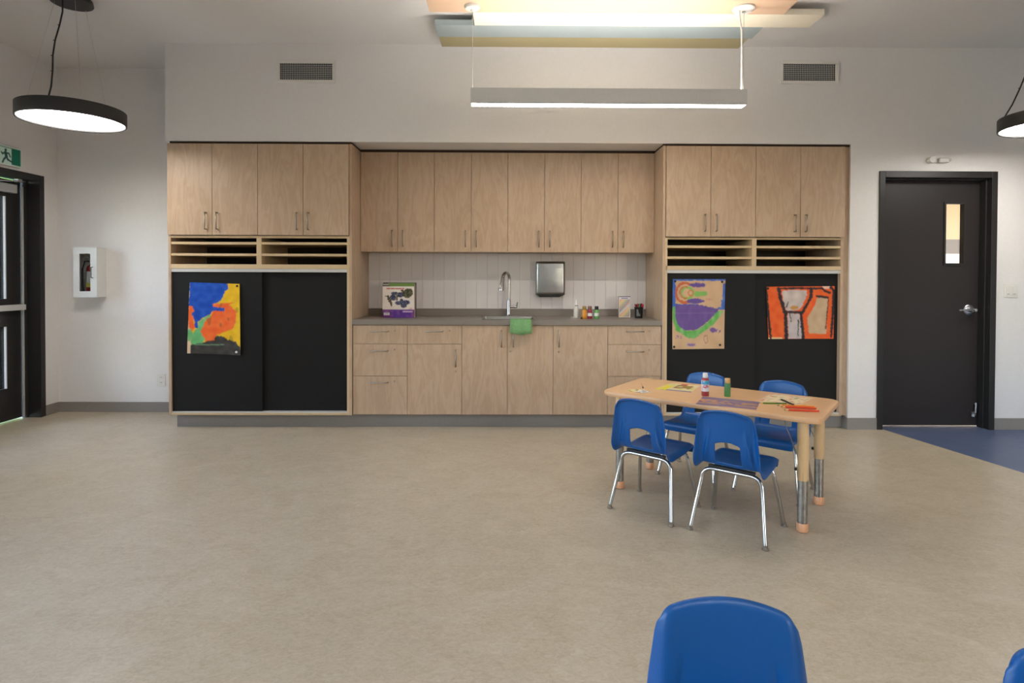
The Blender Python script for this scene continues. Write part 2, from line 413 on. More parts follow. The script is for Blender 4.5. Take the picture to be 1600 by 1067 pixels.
# baseboards and toe kick
BBH = .095
struct(MB().box(XW, -2.80, YB-.008, YB, 0, BBH), 'baseboard_back', 'base_rubber')
struct(MB().box(XW, XW+.008, LY1, YB-.008, 0, BBH), 'baseboard_left', 'base_rubber')
struct(MB().box(XW, XW+.008, ROOM_Y, LY0, 0, BBH), 'baseboard_left.001', 'base_rubber')
struct(MB().box(XR, 3.167, -.008, 0, 0, BBH+.004).box(XR-.008, XR, -.008, .08, 0, BBH+.004), 'baseboard_front', 'base_rubber')
struct(MB().box(4.178, ROOM_X, -.008, 0, 0, BBH+.004), 'baseboard_front.001', 'base_rubber')
struct(MB().box(-2.843, XR-.008, .073, .085, 0, ZB-.003).box(-2.843, -2.831, .085, .60, 0, ZB-.003), 'trim_1', 'base_rubber', 'grey rubber toe kick under the cabinets')
struct(MB().box(X3+.002, XR, .022, .04, ZB, ZT+.01), 'trim_2', 'maple', 'narrow maple filler strip beside the wall')
struct(MB().box(XL+.01, X1-.004, .012, YB-.002, ZT+.001, ZSOF-.0005).box(X1-.004, X2+.004, YU+.012, YB-.002, ZT+.001, ZSOF-.0005).box(X2+.004, XR-.002, .012, YB-.002, ZT+.001, ZSOF-.0005), 'trim_3', 'shadow_gap', 'dark-coloured strip standing for the shade in the gap above the cabinets')

# outdoors beyond the glazed door
struct(MB().box(-40, -4.46, -30, 40, -.35, -.10), 'ground', 'lawn', 'sunlit lawn outside')
struct(MB().box(-7.2, -4.45, -14, 3.0, -.10, -.02), 'ground.001', 'concrete', 'pale concrete path outside the door')
def hedge(x, y, w, h, d, seed):
    vs, fs = [], []; nu, nv = 26, 14
    for j in range(nv+1):
        for i in range(nu):
            a = 2*math.pi*i/nu; t = j/nv
            rr = (1-.55*t**3)*(1+.28*noise.noise(Vector((math.cos(a)*2.2+seed, math.sin(a)*2.2, t*3.1))))
            if j == nv: rr *= .05
            vs.append((x+math.cos(a)*d*rr, y+math.sin(a)*w*rr, -.1+h*t+.15*noise.noise(Vector((a, t*4, seed)))))
    for j in range(nv):
        for i in range(nu): fs.append((j*nu+i, j*nu+(i+1) % nu, (j+1)*nu+(i+1) % nu, (j+1)*nu+i))
    fs.append(tuple(range(nv*nu, (nv+1)*nu)))
    return build(MB().add(vs, fs), 'hedge', 'hedge', smooth=False)
tag(hedge(-10.8, 7.6, 2.6, 4.6, 1.8, 1.7), 'green leafy hedge outside beyond the lawn', 'hedge')

# ------------------------------------------------------------------ doors
# door_1: glazed dark double door in the left wall
d1 = struct_root('door_1', (XW, (LY0+LY1)/2, 0))
fi = .055
m_ = MB()
m_.box(-4.43, XW+.012, LY1-fi, LY1, 0, LZ).box(-4.43, XW+.012, LY0, LY0+fi, 0, LZ).box(-4.43, XW+.012, LY0+fi, LY1-fi, LZ-fi, LZ)
m_.box(-4.40, -4.37, LY1-fi-.014, LY1-fi, 0, LZ-fi)      # stop
build(m_, 'door_frame', 'frame_paint', d1, bevel=.002)
build(MB().box(-4.400, -4.388, LY1-fi-.026, LY1-fi-.015, .01, LZ-fi-.05), 'weather_strip', 'aluminium_painted', d1)
LXF, LXB = -4.405, -4.450
ymid = (LY0+LY1)/2
for (ya, yb) in ((ymid+.002, LY1-fi-.028), (LY0+fi+.004, ymid-.002)):
    st = .158
    lf = build(MB().box(LXB, LXF, yb-st, yb, .012, LZ-fi-.006).box(LXB, LXF, ya, ya+.12, .012, LZ-fi-.006)
               .box(LXB, LXF, ya+.12, yb-st, .012, .30).box(LXB, LXF, ya+.12, yb-st, .845, 1.09).box(LXB, LXF, ya+.12, yb-st, 1.99, LZ-fi-.006), 'door_leaf', 'frame_paint', d1)
    for z0, z1 in ((.30, .845), (1.09, 1.99)):
        build(MB().box(-4.430, -4.424, ya+.12, yb-st, z0, z1), 'pane', 'pane', lf)
        build(MB().box(-4.418, LXF+.004, yb-st-.012, yb-st-.002, z0, z1).box(-4.418, LXF+.004, ya+.122, ya+.132, z0, z1), 'glazing_bead', 'aluminium_painted', lf)
    build(MB().box(LXF, LXF+.055, ya+.03, yb-.01, .985, 1.035), 'panic_bar', 'aluminium_painted', lf, bevel=.006)
    build(MB().box(LXF, LXF+.06, yb-.42, yb-.10, 2.02, 2.10), 'door_closer', 'aluminium', lf, bevel=.006)
    build(MB().tube([(LXF+.05, yb-.30, 2.11), (LXF+.09, yb-.12, 2.128), (LXF+.03, yb+.012, 2.128)], .007, 8).box(LXF+.06, LXF+.10, yb-.14, yb-.10, 2.118, 2.145), 'closer_arm', 'aluminium', lf)

# door_2: dark steel door
d2 = struct_root('door_2', ((DX0+DX1)/2, 0, 0))
m_ = MB().box(3.167, DX0, -.014, .10, 0, 2.210).box(DX1, 4.178, -.014, .10, 0, 2.210).box(DX0, DX1, -.014, .10, DZ, 2.210)
m_.box(DX1-.014, DX1, .034, .10, 0, DZ).box(DX0, DX0+.014, .034, .10, 0, DZ).box(DX0+.014, DX1-.014, .034, .10, DZ-.014, DZ)
build(m_, 'door_frame', 'frame_paint', d2, bevel=.002)
YF = .102
lx0, lx1, lz0, lz1 = X0(1476.5, 365, YF), X0(1505.5, 365, YF), Z0(412, 1490, YF), Z0(318, 1490, YF)
m_ = MB().box(DX0+.003, lx0, YF, YF+.044, .012, DZ-.003).box(lx1, DX1-.003, YF, YF+.044, .012, DZ-.003).box(lx0, lx1, YF, YF+.044, .012, lz0).box(lx0, lx1, YF, YF+.044, lz1, DZ-.003)
lf = build(m_, 'door_leaf', 'door_paint', d2)
t = .014
build(MB().box(lx0-t, lx0+.004, YF-.008, YF+.03, lz0-t, lz1+t).box(lx1-.004, lx1+t, YF-.008, YF+.03, lz0-t, lz1+t).box(lx0+.004, lx1-.004, YF-.008, YF+.03, lz0-t, lz0+.004).box(lx0+.004, lx1-.004, YF-.008, YF+.03, lz1-.004, lz1+t), 'lite_frame', 'frame_paint', lf)
build(MB().box(lx0, lx1, YF+.02, YF+.026, lz0, lz1), 'pane', 'pane', lf)
hx, hz = X0(1513, 484, YF), Z0(484, 1513, YF)
build(MB().lathe([(.046, 0), (.046, -.008), (.040, -.014), (.020, -.016), (.014, -.045)], (hx, YF, hz), 24, 'y')
      .tube([(hx, YF-.045, hz), (hx-.02, YF-.058, hz), (hx-.06, YF-.06, hz+.002), (hx-.125, YF-.058, hz-.002)], [.011, .011, .009, .008], 10)
      .lathe([(.013, -.014), (.012, -.05)], (hx+.03, YF, hz), 12, 'y'), 'lever_handle', 'aluminium', lf, smooth=True)
sx, sz = X0(1520, 640, YF), Z0(652, 1520, YF)
build(MB().box(sx-.012, sx+.02, YF-.012, YF, sz+.02, sz+.05).tube([(sx+.012, YF-.014, sz+.045), (sx+.012, YF-.02, sz+.12)], .007, 8).lathe([(.014, 0), (.014, .02)], (sx-.012, YF-.02, sz+.012), 12).lathe([(.010, 0), (.010, .016)], (sx+.012, YF-.016, sz+.115), 10), 'door_stop', 'aluminium', lf, smooth=True)
# room behind the dark door, seen through its lite and under its edge
struct(MB().box(3.0, 7.6, 2.6, 2.7, 0, 3.0).box(7.5, 7.6, .15, 2.6, 0, 3.0).box(3.07, 3.1, .79, 2.6, 0, 3.0).box(3.0, 7.6, .15, 2.7, 2.75, 2.85), 'wall_hall', 'hall_paint', 'cream walls of the room behind the dark door')
hl = at(1490, 394, 1, 2.58)
struct(MB().box(hl.x-1.2, hl.x+1.4, 2.50, 2.599, hl.z-.02, hl.z+.16), 'trim_4', 'base_rubber', 'grey rail seen through the door lite')
struct(MB().box(hl.x-1.2, hl.x+1.4, 2.52, 2.599, hl.z-.9, hl.z-.02), 'trim_5', 'white_metal', 'white panel seen through the door lite')
hr = root('added_hall_light', (5.2, 1.3, 2.70), 'added unseen ceiling light brightening the room behind the dark door', 'light')  # unseen lamp, added so the room beyond the lite is lit
bx('housing', 'white_metal', hr, 4.6, 5.8, 1.0, 1.6, 2.715, 2.75)
bx('diffuser', 'hall_fill', hr, 4.62, 5.78, 1.02, 1.58, 2.705, 2.715)

# ------------------------------------------------------------------ cabinet hardware (shared meshes)
def pull_mesh(vertical):
    h = .070; m_ = MB()
    if vertical:
        m_.tube([(0, 0, -h), (0, -.028, -h+.004)], .0052, 8).tube([(0, 0, h), (0, -.028, h-.004)], .0052, 8).tube([(0, -.028, -h-.004), (0, -.028, h+.004)], .0056, 8)
    else:
        m_.tube([(-h, 0, 0), (-h+.004, -.028, 0)], .0052, 8).tube([(h, 0, 0), (h-.004, -.028, 0)], .0052, 8).tube([(-h-.004, -.028, 0), (h+.004, -.028, 0)], .0056, 8)
    me = bpy.data.meshes.new('pull'); me.from_pydata(m_.v, [], m_.f); me.materials.append(MATS['nickel'])
    for p in me.polygons: p.use_smooth = True
    return me
PULL_V, PULL_H = pull_mesh(True), pull_mesh(False)
m_ = MB().lathe([(.009, 0), (.009, -.004), (.006, -.005)], (0, 0, 0), 12, 'y')
LOCK = bpy.data.meshes.new('lock'); LOCK.from_pydata(m_.v, [], m_.f); LOCK.materials.append(MATS['brass_nickel'])
def put(me, name, parent, pos):
    o = bpy.data.objects.new(name, me); link(o, parent); o.location = Vector(pos)-FR[parent]; FR[o] = Vector(pos); return o
G = .0016
def front(name, parent, x0, x1, z0, z1, y, handle=None, lock=None, mat='maple'):
    o = build(MB().box(x0+G, x1-G, y, y+.019, z0+G, z1-G), name, mat, parent, bevel=.001)
    if handle: put(PULL_V if handle[0] == 'v' else PULL_H, 'handle', o, (handle[1], y, handle[2]))
    if lock: put(LOCK, 'lock', o, (lock[0], y, lock[1]))
    return o

# ------------------------------------------------------------------ tall cabinets
def tall(xa, xb, seams, zdoor, zc, cub, zrail, ztrack, zbot, seam_slide, label, front_left):
    """xa..xb outside; seams: 3 inner door seams; zc: (opening top, shelf1, shelf2, opening bottom)"""
    T = .022
    r_ = root('tall_cabinet', ((xa+xb)/2, .3, 0), label, 'cabinet')
    ti = .024 if front_left else .018      # outer/inner stile
    la, lb = cub[0], cub[3]
    sl, sr = la-xa, xb-lb
    bx('side_panel', 'maple', r_, xa, xa+T, 0.0, YB-.004, ZB, ZT, .001)
    bx('side_panel', 'maple', r_, xb-T, xb, 0.0, YB-.004, ZB, ZT, .001)
    bx('back_panel', 'maple_shaded', r_, xa+T, xb-T, YB-.012, YB-.004, ZB, ZT)
    bx('top_panel', 'maple', r_, xa+T, xb-T, .024, YB-.012, ZT-.02, ZT)
    bx('bottom_panel', 'maple_edge', r_, xa+T, xb-T, .0, YB-.012, ZB, zbot-.004, .001)
    bx('deck_panel', 'maple_shaded', r_, xa+T, xb-T, .024, YB-.012, zdoor-.004, zdoor+.012)
    # face frame of the open compartments
    bx('face_rail', 'maple_edge', r_, xa+T, xb-T, .0, .06, zc[0], zdoor-.004, .001)
    bx('face_rail', 'maple_edge', r_, xa+T, xb-T, .0, YB-.012, zrail, zc[3], .001)
    if la > xa+T+.001: bx('stile', 'maple_edge', r_, xa+T, la, .0, .06, zbot, zc[0] if True else 0, .001)
    if lb < xb-T-.001: bx('stile', 'maple_edge', r_, lb, xb-T, .0, .06, zbot, zc[0], .001)
    bx('divider', 'maple_edge', r_, cub[1], cub[2], .0, YB-.012, zc[3], zc[0], .001)
    for (c0_, c1_) in ((cub[0], cub[1]), (cub[2], cub[3])):
        for zs in zc[1:3]:
            bx('shelf', 'maple_edge', r_, c0_, c1_, .004, YB-.012, zs-.010, zs+.010, .001)
    # upper doors
    ex = [xa+ (T*.12 if front_left else T), *seams, (xb-T) if front_left else xb-.002]
    for k in range(4):
        hx_ = ex[k+1]-.050 if k % 2 == 0 else ex[k]+.045
        front('cabinet_door', r_, ex[k], ex[k+1], zdoor, ZT-.004, -.019, ('v', hx_, zdoor+.118))
    # black sliding doors on tracks
    bx('track', 'aluminium_painted', r_, la, lb, .004, .075, ztrack, zrail, 0)
    bx('track', 'aluminium_painted', r_, la, lb, .004, .075, zbot-.004, zbot+.006, 0)
    ya, yb = (.014, .042)
    bx('sliding_door', 'black_panel', r_, la+.001, seam_slide+.004, ya, ya+.019, zbot+.004, ztrack+.003, .001)
    bx('sliding_door', 'black_panel', r_, seam_slide-.03, lb-.001, yb if front_left else yb, yb+.019, zbot+.007, ztrack+.003, .001)
    return r_
L = dict(y=400)
def xs_(*p): return [X0(v, 390) for v in p]
tl = tall(XL, X1, [X0(333, 300), X0(404, 300), X0(474.8, 300)], Z0(367.6, 405), [Z0(371.8, 405), Z0(380, 405), Z0(398, 405), Z0(413, 405)],
          xs_(266.9, 400.8, 408.4, 542), Z0(420, 405), Z0(425, 405), Z0(644.2, 405), X0(407.8, 530),
          'tall maple cabinet next to the extinguisher cabinet, one painting on its black sliding doors', True)
tr = tall(X2, X3, [X0(1109.6, 300), X0(1179.4, 300), X0(1249.2, 300)], Z0(370.6, 1180), [Z0(374.2, 1180), Z0(385.7, 1180), Z0(403, 1180), Z0(415.8, 1180)],
          xs_(1043, 1175, 1182, 1314.3), Z0(422, 1180), Z0(427, 1180), Z0(645.8, 1180), X0(1179.8, 530),
          'tall maple cabinet close to the dark door, two paintings pinned to its black sliding doors', False)

# ------------------------------------------------------------------ wall cabinets
UY = YU
uxs = [X1+.002]+[X0(v, 320, UY) for v in (621.6, 678.6, 736.2, 793.4, 850.8, 908, 965.6)]+[X2-.002]
ulab = ['maple wall cabinet above the boxed craft kits, with two doors', 'maple wall cabinet above the sink tap, with two doors',
        'maple wall cabinet above the steel towel dispenser, with two doors', 'maple wall cabinet above the black pen cup, with two doors']
for k in range(4):
    a_, c_, b_ = uxs[2*k], uxs[2*k+1], uxs[2*k+2]
    r_ = root('wall_cabinet', ((a_+b_)/2, (UY+YB)/2, ZUB), ulab[k], 'cabinet', 'wall cabinets over the counter')
    bx('body', 'maple', r_, a_+.0005, b_-.0005, UY+.021, YB-.012, ZUB, ZT-.002)
    front('cabinet_door', r_, a_, c_, ZUB-.002, ZT-.005, UY, ('v', c_-.050, ZUB+.118))
    front('cabinet_door', r_, c_, b_, ZUB-.002, ZT-.005, UY, ('v', c_+.048, ZUB+.118))

# ------------------------------------------------------------------ base cabinets
BY = .010
bxs = [X1+.004]+[X0(v, 590, BY) for v in (636.3, 721.6, 792.7, 864, 949.3)]+[X2-.004]
ztop, zd1, zd2 = Z0(508.6, 790, BY), Z0(537.7, 790, BY), Z0(587.6, 790, BY)
zbt = ZB+.004
def hpull(x, z): return ('h', x, z)
def basecab(name, a_, b_, label):
    r_ = root(name, ((a_+b_)/2, .3, ZB), label, 'cabinet', 'base cabinets under the counter')
    bx('body', 'maple', r_, a_+.0005, b_-.0005, BY+.021, YB-.004, ZB, ZK-.0425)
    return r_
def zpx(v, px): return Z0(v, px, BY)
def xpx(v): return X0(v, 560, BY)
a_, b_ = bxs[0], bxs[1]
r_ = basecab('drawer_cabinet', a_, b_, 'maple base cabinet of three drawers below the boxed craft kits')
for z0, z1, ph, pk in ((zd1, ztop, 517.3, 516.6), (zd2, zd1, 548, 546.2), (zbt, zd2, 597.4, 595.8)):
    front('drawer', r_, a_, b_, z0, z1, BY, hpull(xpx(593.3), zpx(ph, 593)), (xpx(616.6), zpx(pk, 616)))
a_, b_ = bxs[1], bxs[2]
r_ = basecab('base_cabinet', a_, b_, 'maple base cabinet with one drawer over a single door')
front('drawer', r_, a_, b_, zd1, ztop, BY, hpull(xpx(679), zpx(517.3, 679)), (xpx(702.5), zpx(516.6, 702)))
front('cabinet_door', r_, a_, b_, zbt, zd1, BY, ('v', xpx(712.4), zpx(559.3, 712)), (xpx(712.4), zpx(580, 712)))
a_, c_, b_ = bxs[2], bxs[3], bxs[4]
r_ = basecab('base_cabinet', a_, b_, 'maple two-door base cabinet under the sink, green cloth hanging in front')
front('cabinet_door', r_, a_, c_, zbt, ztop, BY, ('v', xpx(783.6), zpx(528.8, 783)))
front('cabinet_door', r_, c_, b_, zbt, ztop, BY, ('v', xpx(802), zpx(528.8, 802)), (xpx(797.0), zpx(549.3, 797)))
a_, b_ = bxs[4], bxs[5]
r_ = basecab('base_cabinet', a_, b_, 'maple base cabinet with one full-height door and a lock below its handle')
front('cabinet_door', r_, a_, b_, zbt, ztop, BY, ('v', xpx(873), zpx(528.8, 873)), (xpx(873), zpx(549.8, 873)))
a_, b_ = bxs[5], bxs[6]
r_ = basecab('drawer_cabinet', a_, b_, 'maple base cabinet of three drawers below the black pen cup')
for z0, z1, ph, pk in ((zd1, ztop, 517.8, 517.4), (zd2, zd1, 548.8, 547), (zbt, zd2, 598, 596.4)):
    front('drawer', r_, a_, b_, z0, z1, BY, hpull(xpx(991.8), zpx(ph, 992)), (xpx(1014.6), zpx(pk, 1014)))

# ------------------------------------------------------------------ counter, upstand, sink, tap
SX0, SX1, SY0, SY1 = X0(757, 495, .3), X0(833, 495, .3), .085, .46
cr_ = root('countertop', ((X1+X2)/2, .3, ZK-.04), 'long grey laminate counter running between the two tall cabinets', 'countertop')
m_ = MB().box(X1+.001, SX0, -.004, YB-.004, ZK-.041, ZK).box(SX1, X2-.001, -.004, YB-.004, ZK-.041, ZK).box(SX0, SX1, -.004, SY0, ZK-.041, ZK).box(SX0, SX1, SY1, YB-.004, ZK-.041, ZK)
build(m_, 'worktop', 'counter_laminate', cr_)
struct(MB().box(X1+.001, X2-.001, YB-.024, YB-.002, ZK, .992), 'trim_6', 'counter_laminate', 'low grey laminate upstand behind the counter')
sk = root('sink', ((SX0+SX1)/2, (SY0+SY1)/2, ZK), 'stainless steel drop-in sink set into the grey counter', 'sink')
o_, i_ = .018, .006
m_ = MB().box(SX0-o_, SX1+o_, SY0-o_, SY0+i_, ZK, ZK+.004).box(SX0-o_, SX1+o_, SY1-i_, SY1+.06, ZK, ZK+.004).box(SX0-o_, SX0+i_, SY0+i_, SY1-i_, ZK, ZK+.004).box(SX1-i_, SX1+o_, SY0+i_, SY1-i_, ZK, ZK+.004)
build(m_, 'rim', 'sink_steel', sk, bevel=.0015)
a0, a1, b0, b1, zz = SX0+i_, SX1-i_, SY0+i_, SY1-i_, ZK-.035
m_ = MB().add([(a0, b0, ZK), (a1, b0, ZK), (a1, b1, ZK), (a0, b1, ZK), (a0+.01, b0+.01, ZK-.039), (a1-.01, b0+.01, ZK-.039), (a1-.01, b1-.01, ZK-.039), (a0+.01, b1-.01, ZK-.039)],
              [(0, 4, 5, 1), (1, 5, 6, 2), (2, 6, 7, 3), (3, 7, 4, 0), (4, 7, 6, 5)])
build(m_, 'bowl', 'sink_steel', sk)
build(MB().lathe([(.04, ZK-.0385), (.04, ZK-.036), (.03, ZK-.037)], ((a0+a1)/2, (b0+b1)/2, 0), 20), 'drain', 'chrome', sk, smooth=True)
# tap
tb = Vector((X0(795, 494, .50), .50, ZK+.004))
tp = root('kitchen_tap', tb, 'chrome gooseneck pull-down tap standing behind the sink', 'tap')
def tz(py): return Z0(py, 795, .50)
build(MB().lathe([(.030, 0), (.030, .006), (.022, .012), (.0205, .02), (.019, .14), (.016, .155)], tb, 20), 'body', 'chrome', tp, smooth=True)
zt_ = tz(431); ztopneck = tz(427.5); ra = (X0(797, 440, .5)-X0(787, 440, .5))/2
cxn = tb.x+.004-ra
path = [(tb.x+.002, .50, tb.z+.15), (tb.x+.004, .50, zt_-ra-.015)]
for k in range(0, 10):
    a = math.pi*k/9*.93
    path.append((cxn+ra*math.cos(a)*1.0, .50-.075*(1-math.cos(a)), zt_-ra+.0+ (ra+.028)*math.sin(a)))
build(MB().tube(path, .0145, 12), 'spout', 'chrome', tp, smooth=True)
e_ = Vector(path[-1])
build(MB().tube([e_, e_+Vector((-.006, -.006, -.035)), e_+Vector((-.016, -.018, -.105)), e_+Vector((-.017, -.02, -.118))], [.0155, .017, .025, .023], 14), 'spray_head', 'chrome', tp, smooth=True)
build(MB().tube([(tb.x+.015, .50, tb.z+.085), (tb.x+.075, .495, tb.z+.082)], .012, 12).tube([(tb.x+.072, .495, tb.z+.08), (tb.x+.080, .48, tb.z+.13)], [.007, .005], 8), 'lever', 'chrome', tp, smooth=True)
# green cloth over the counter edge
cx0, cx1 = X0(796.5, 505, -.012), X0(831.5, 505, -.012)
zc0 = Z0(522, 812, -.012)
vs, fs = [], []
prof = [(.075, ZK+.0085), (.05, ZK+.010), (.02, ZK+.010), (0, ZK+.009), (-.016, ZK+.004), (-.026, ZK-.02), (-.030, ZK-.06), (-.031, (ZK+zc0)/2-.02), (-.031, zc0)]
nu = 18
for j, (y, z) in enumerate(prof):
    for i in range(nu+1):
        u = i/nu; w = j/(len(prof)-1)
        x = cx0+(cx1-cx0)*u+.006*(1-u*2)*w+.004*math.sin(w*5+u*3)
        yy = y-(.005*math.sin(u*14+w*3)*w if j > 3 else 0)-(.004 if j > 4 else 0)
        zz_ = z+(.006*math.sin(u*9) if j == len(prof)-1 else 0)+(.012 if (i == 0 and j == len(prof)-1) else 0)
        vs.append((x, yy, zz_))
for j in range(len(prof)-1):
    for i in range(nu): fs.append((j*(nu+1)+i, (j+1)*(nu+1)+i, (j+1)*(nu+1)+i+1, j*(nu+1)+i+1))
gc = build(MB().add(vs, fs), 'dish_cloth', 'cloth_green', smooth=True)
s_ = gc.modifiers.new('thickness', 'SOLIDIFY'); s_.thickness = .004; s_.offset = 0
tag(gc, 'green dish cloth draped over the front edge of the grey counter', 'cloth')

# ------------------------------------------------------------------ backsplash tiles
bs = struct(MB().box(X1, X2, YB-.006, YB-.001, .992, ZUB), 'wall_backsplash', 'grout', 'white tiled backsplash')
TW, J = .1026, .0019
rows = [(.994, 1.266), (1.266, ZUB+.0)]
tile_mesh = {}
for (z0, z1) in rows:
    x = X1
    while x < X2-.01:
        xe = min(x+TW, X2)
        key = (round(xe-x, 4), z0)
        w_, h_ = xe-x-J, z1-z0-J
        if key not in tile_mesh:
            e = .0010; d_ = .003
            v_ = [(-w_/2, 0, -h_/2), (w_/2, 0, -h_/2), (w_/2, 0, h_/2), (-w_/2, 0, h_/2), (-w_/2+e, -d_, -h_/2+e), (w_/2-e, -d_, -h_/2+e), (w_/2-e, -d_, h_/2-e), (-w_/2+e, -d_, h_/2-e),
                  (-w_/2, -d_+.001, -h_/2), (w_/2, -d_+.001, -h_/2), (w_/2, -d_+.001, h_/2), (-w_/2, -d_+.001, h_/2)]
            f_ = [(4, 5, 6, 7)]
            for k in range(4):
                k2 = (k+1) % 4
                f_ += [(k, k2, 8+k2, 8+k), (8+k, 8+k2, 4+k2, 4+k)]
            me = bpy.data.meshes.new('tile'); me.from_pydata(v_, [], f_); me.materials.append(MATS['tile_glaze']); tile_mesh[key] = me
        o = bpy.data.objects.new('tile', tile_mesh[key]); link(o, bs)
        pos = Vector(((x+xe)/2, YB-.006, (z0+z1)/2)); o.location = pos-FR[bs]
        o.rotation_euler = (random.uniform(-.003, .003), 0, random.uniform(-.004, .004))
        x = xe

# ------------------------------------------------------------------ towel dispenser
DYF = .50
dxa, dxb, dza, dzb = X0(838, 435, DYF), X0(882.5, 435, DYF), Z0(460.5, 860, DYF), Z0(408.5, 860, DYF)
td = root('towel_dispenser', ((dxa+dxb)/2, YB-.012, dza-.02), 'stainless steel paper towel dispenser on the white tiles', 'dispenser')
# slightly bowed front cover
vs, fs = [], []; nu, nv = 12, 12
for j in range(nv+1):
    for i in range(nu+1):
        u, v = i/nu, j/nv
        vs.append((dxa+(dxb-dxa)*u, DYF-.012*(1-(2*u-1)**2)*.6-.03*(1-v)**2*0-.01*math.sin(v*math.pi), dza+(dzb-dza)*v))
for j in range(nv):
    for i in range(nu): fs.append((j*(nu+1)+i, j*(nu+1)+i+1, (j+1)*(nu+1)+i+1, (j+1)*(nu+1)+i))
c_ = build(MB().add(vs, fs), 'cover', 'stainless', td, smooth=True)
s_ = c_.modifiers.new('thickness', 'SOLIDIFY'); s_.thickness = .003
bx('housing', 'stainless', td, dxa+.001, dxb-.001, DYF+.004, YB-.014, dza, dzb)
w_ = dxb-dxa
build(MB().prism_y([(dxa+.002, dza), (dxa+.035, dza-.022), (dxb-.05, dza-.022), (dxb-.002, dza)][::-1], DYF+.01, YB-.03), 'towel_slot', 'cap_black', td)

# ------------------------------------------------------------------ counter things
def onc(px, py): return at(px, py, 2, ZK)
def lathe_thing(name, base, prof_parts, label, cat, group=None):
    r_ = root(name, base, label, cat, group)
    for (pn, mat, prof) in prof_parts:
        build(MB().lathe(prof, base, 20), pn, mat, r_, smooth=True)
    return r_
b_ = onc(900.3, 496.5); sc = (b_.y+CAM_D)/FPX
tray = MB().lathe([(.040, 0), (.045, .002), (.046, .006), (.043, .006), (.038, .003)], onc(899.5, 496.6), 24)
tag(build(tray, 'paint_saucer', 'white_plastic', smooth=True), 'small white saucer under the glue bottle', 'saucer')
b_ = b_+Vector((0, 0, .0035))
lathe_thing('glue_bottle', b_, [('bottle', 'glue_white', [(.022, 0), (.024, .004), (.024, .075), (.021, .088), (.014, .098), (.013, .104)]), ('nozzle', 'cap_white', [(.014, .104), (.014, .118), (.009, .123), (.0055, .150), (.003, .160)]),
                                ('label_dot', 'cap_black', [(.0145, .1045), (.0145, .109)])], 'white glue bottle with pointed nozzle on the counter', 'bottle')
for px, name, mat, cap, lab in ((913, 'paint_bottle', 'paint_orange', 'cap_gold', 'orange paint bottle with gold cap on the counter'),
                                (921.6, 'paint_bottle', 'paint_maroon', 'cap_brown', 'dark red paint bottle with brown cap on the counter'),
                                (932, 'paint_bottle', 'paint_green', 'cap_black', 'light green paint bottle with black cap on the counter')):
    b_ = onc(px, 498)
    lathe_thing(name, b_, [('bottle', mat, [(.0195, 0), (.0215, .003), (.0215, .070), (.019, .078), (.013, .082)]), ('cap', cap, [(.0165, .082), (.0175, .084), (.0172, .108), (.015, .112)]),
                           ('label_band', 'label_white' if px > 915 else mat, [(.0217, .025), (.0217, .052)])], lab, 'bottle', 'paint bottles in a row on the counter')
b_ = onc(908.6, 498.2)
tag(build(MB().lathe([(.009, 0), (.010, .002), (.0095, .012), (.007, .014)], b_, 14), 'bottle_cap', 'cap_black', smooth=True), 'small loose black cap beside the orange paint bottle', 'cap')

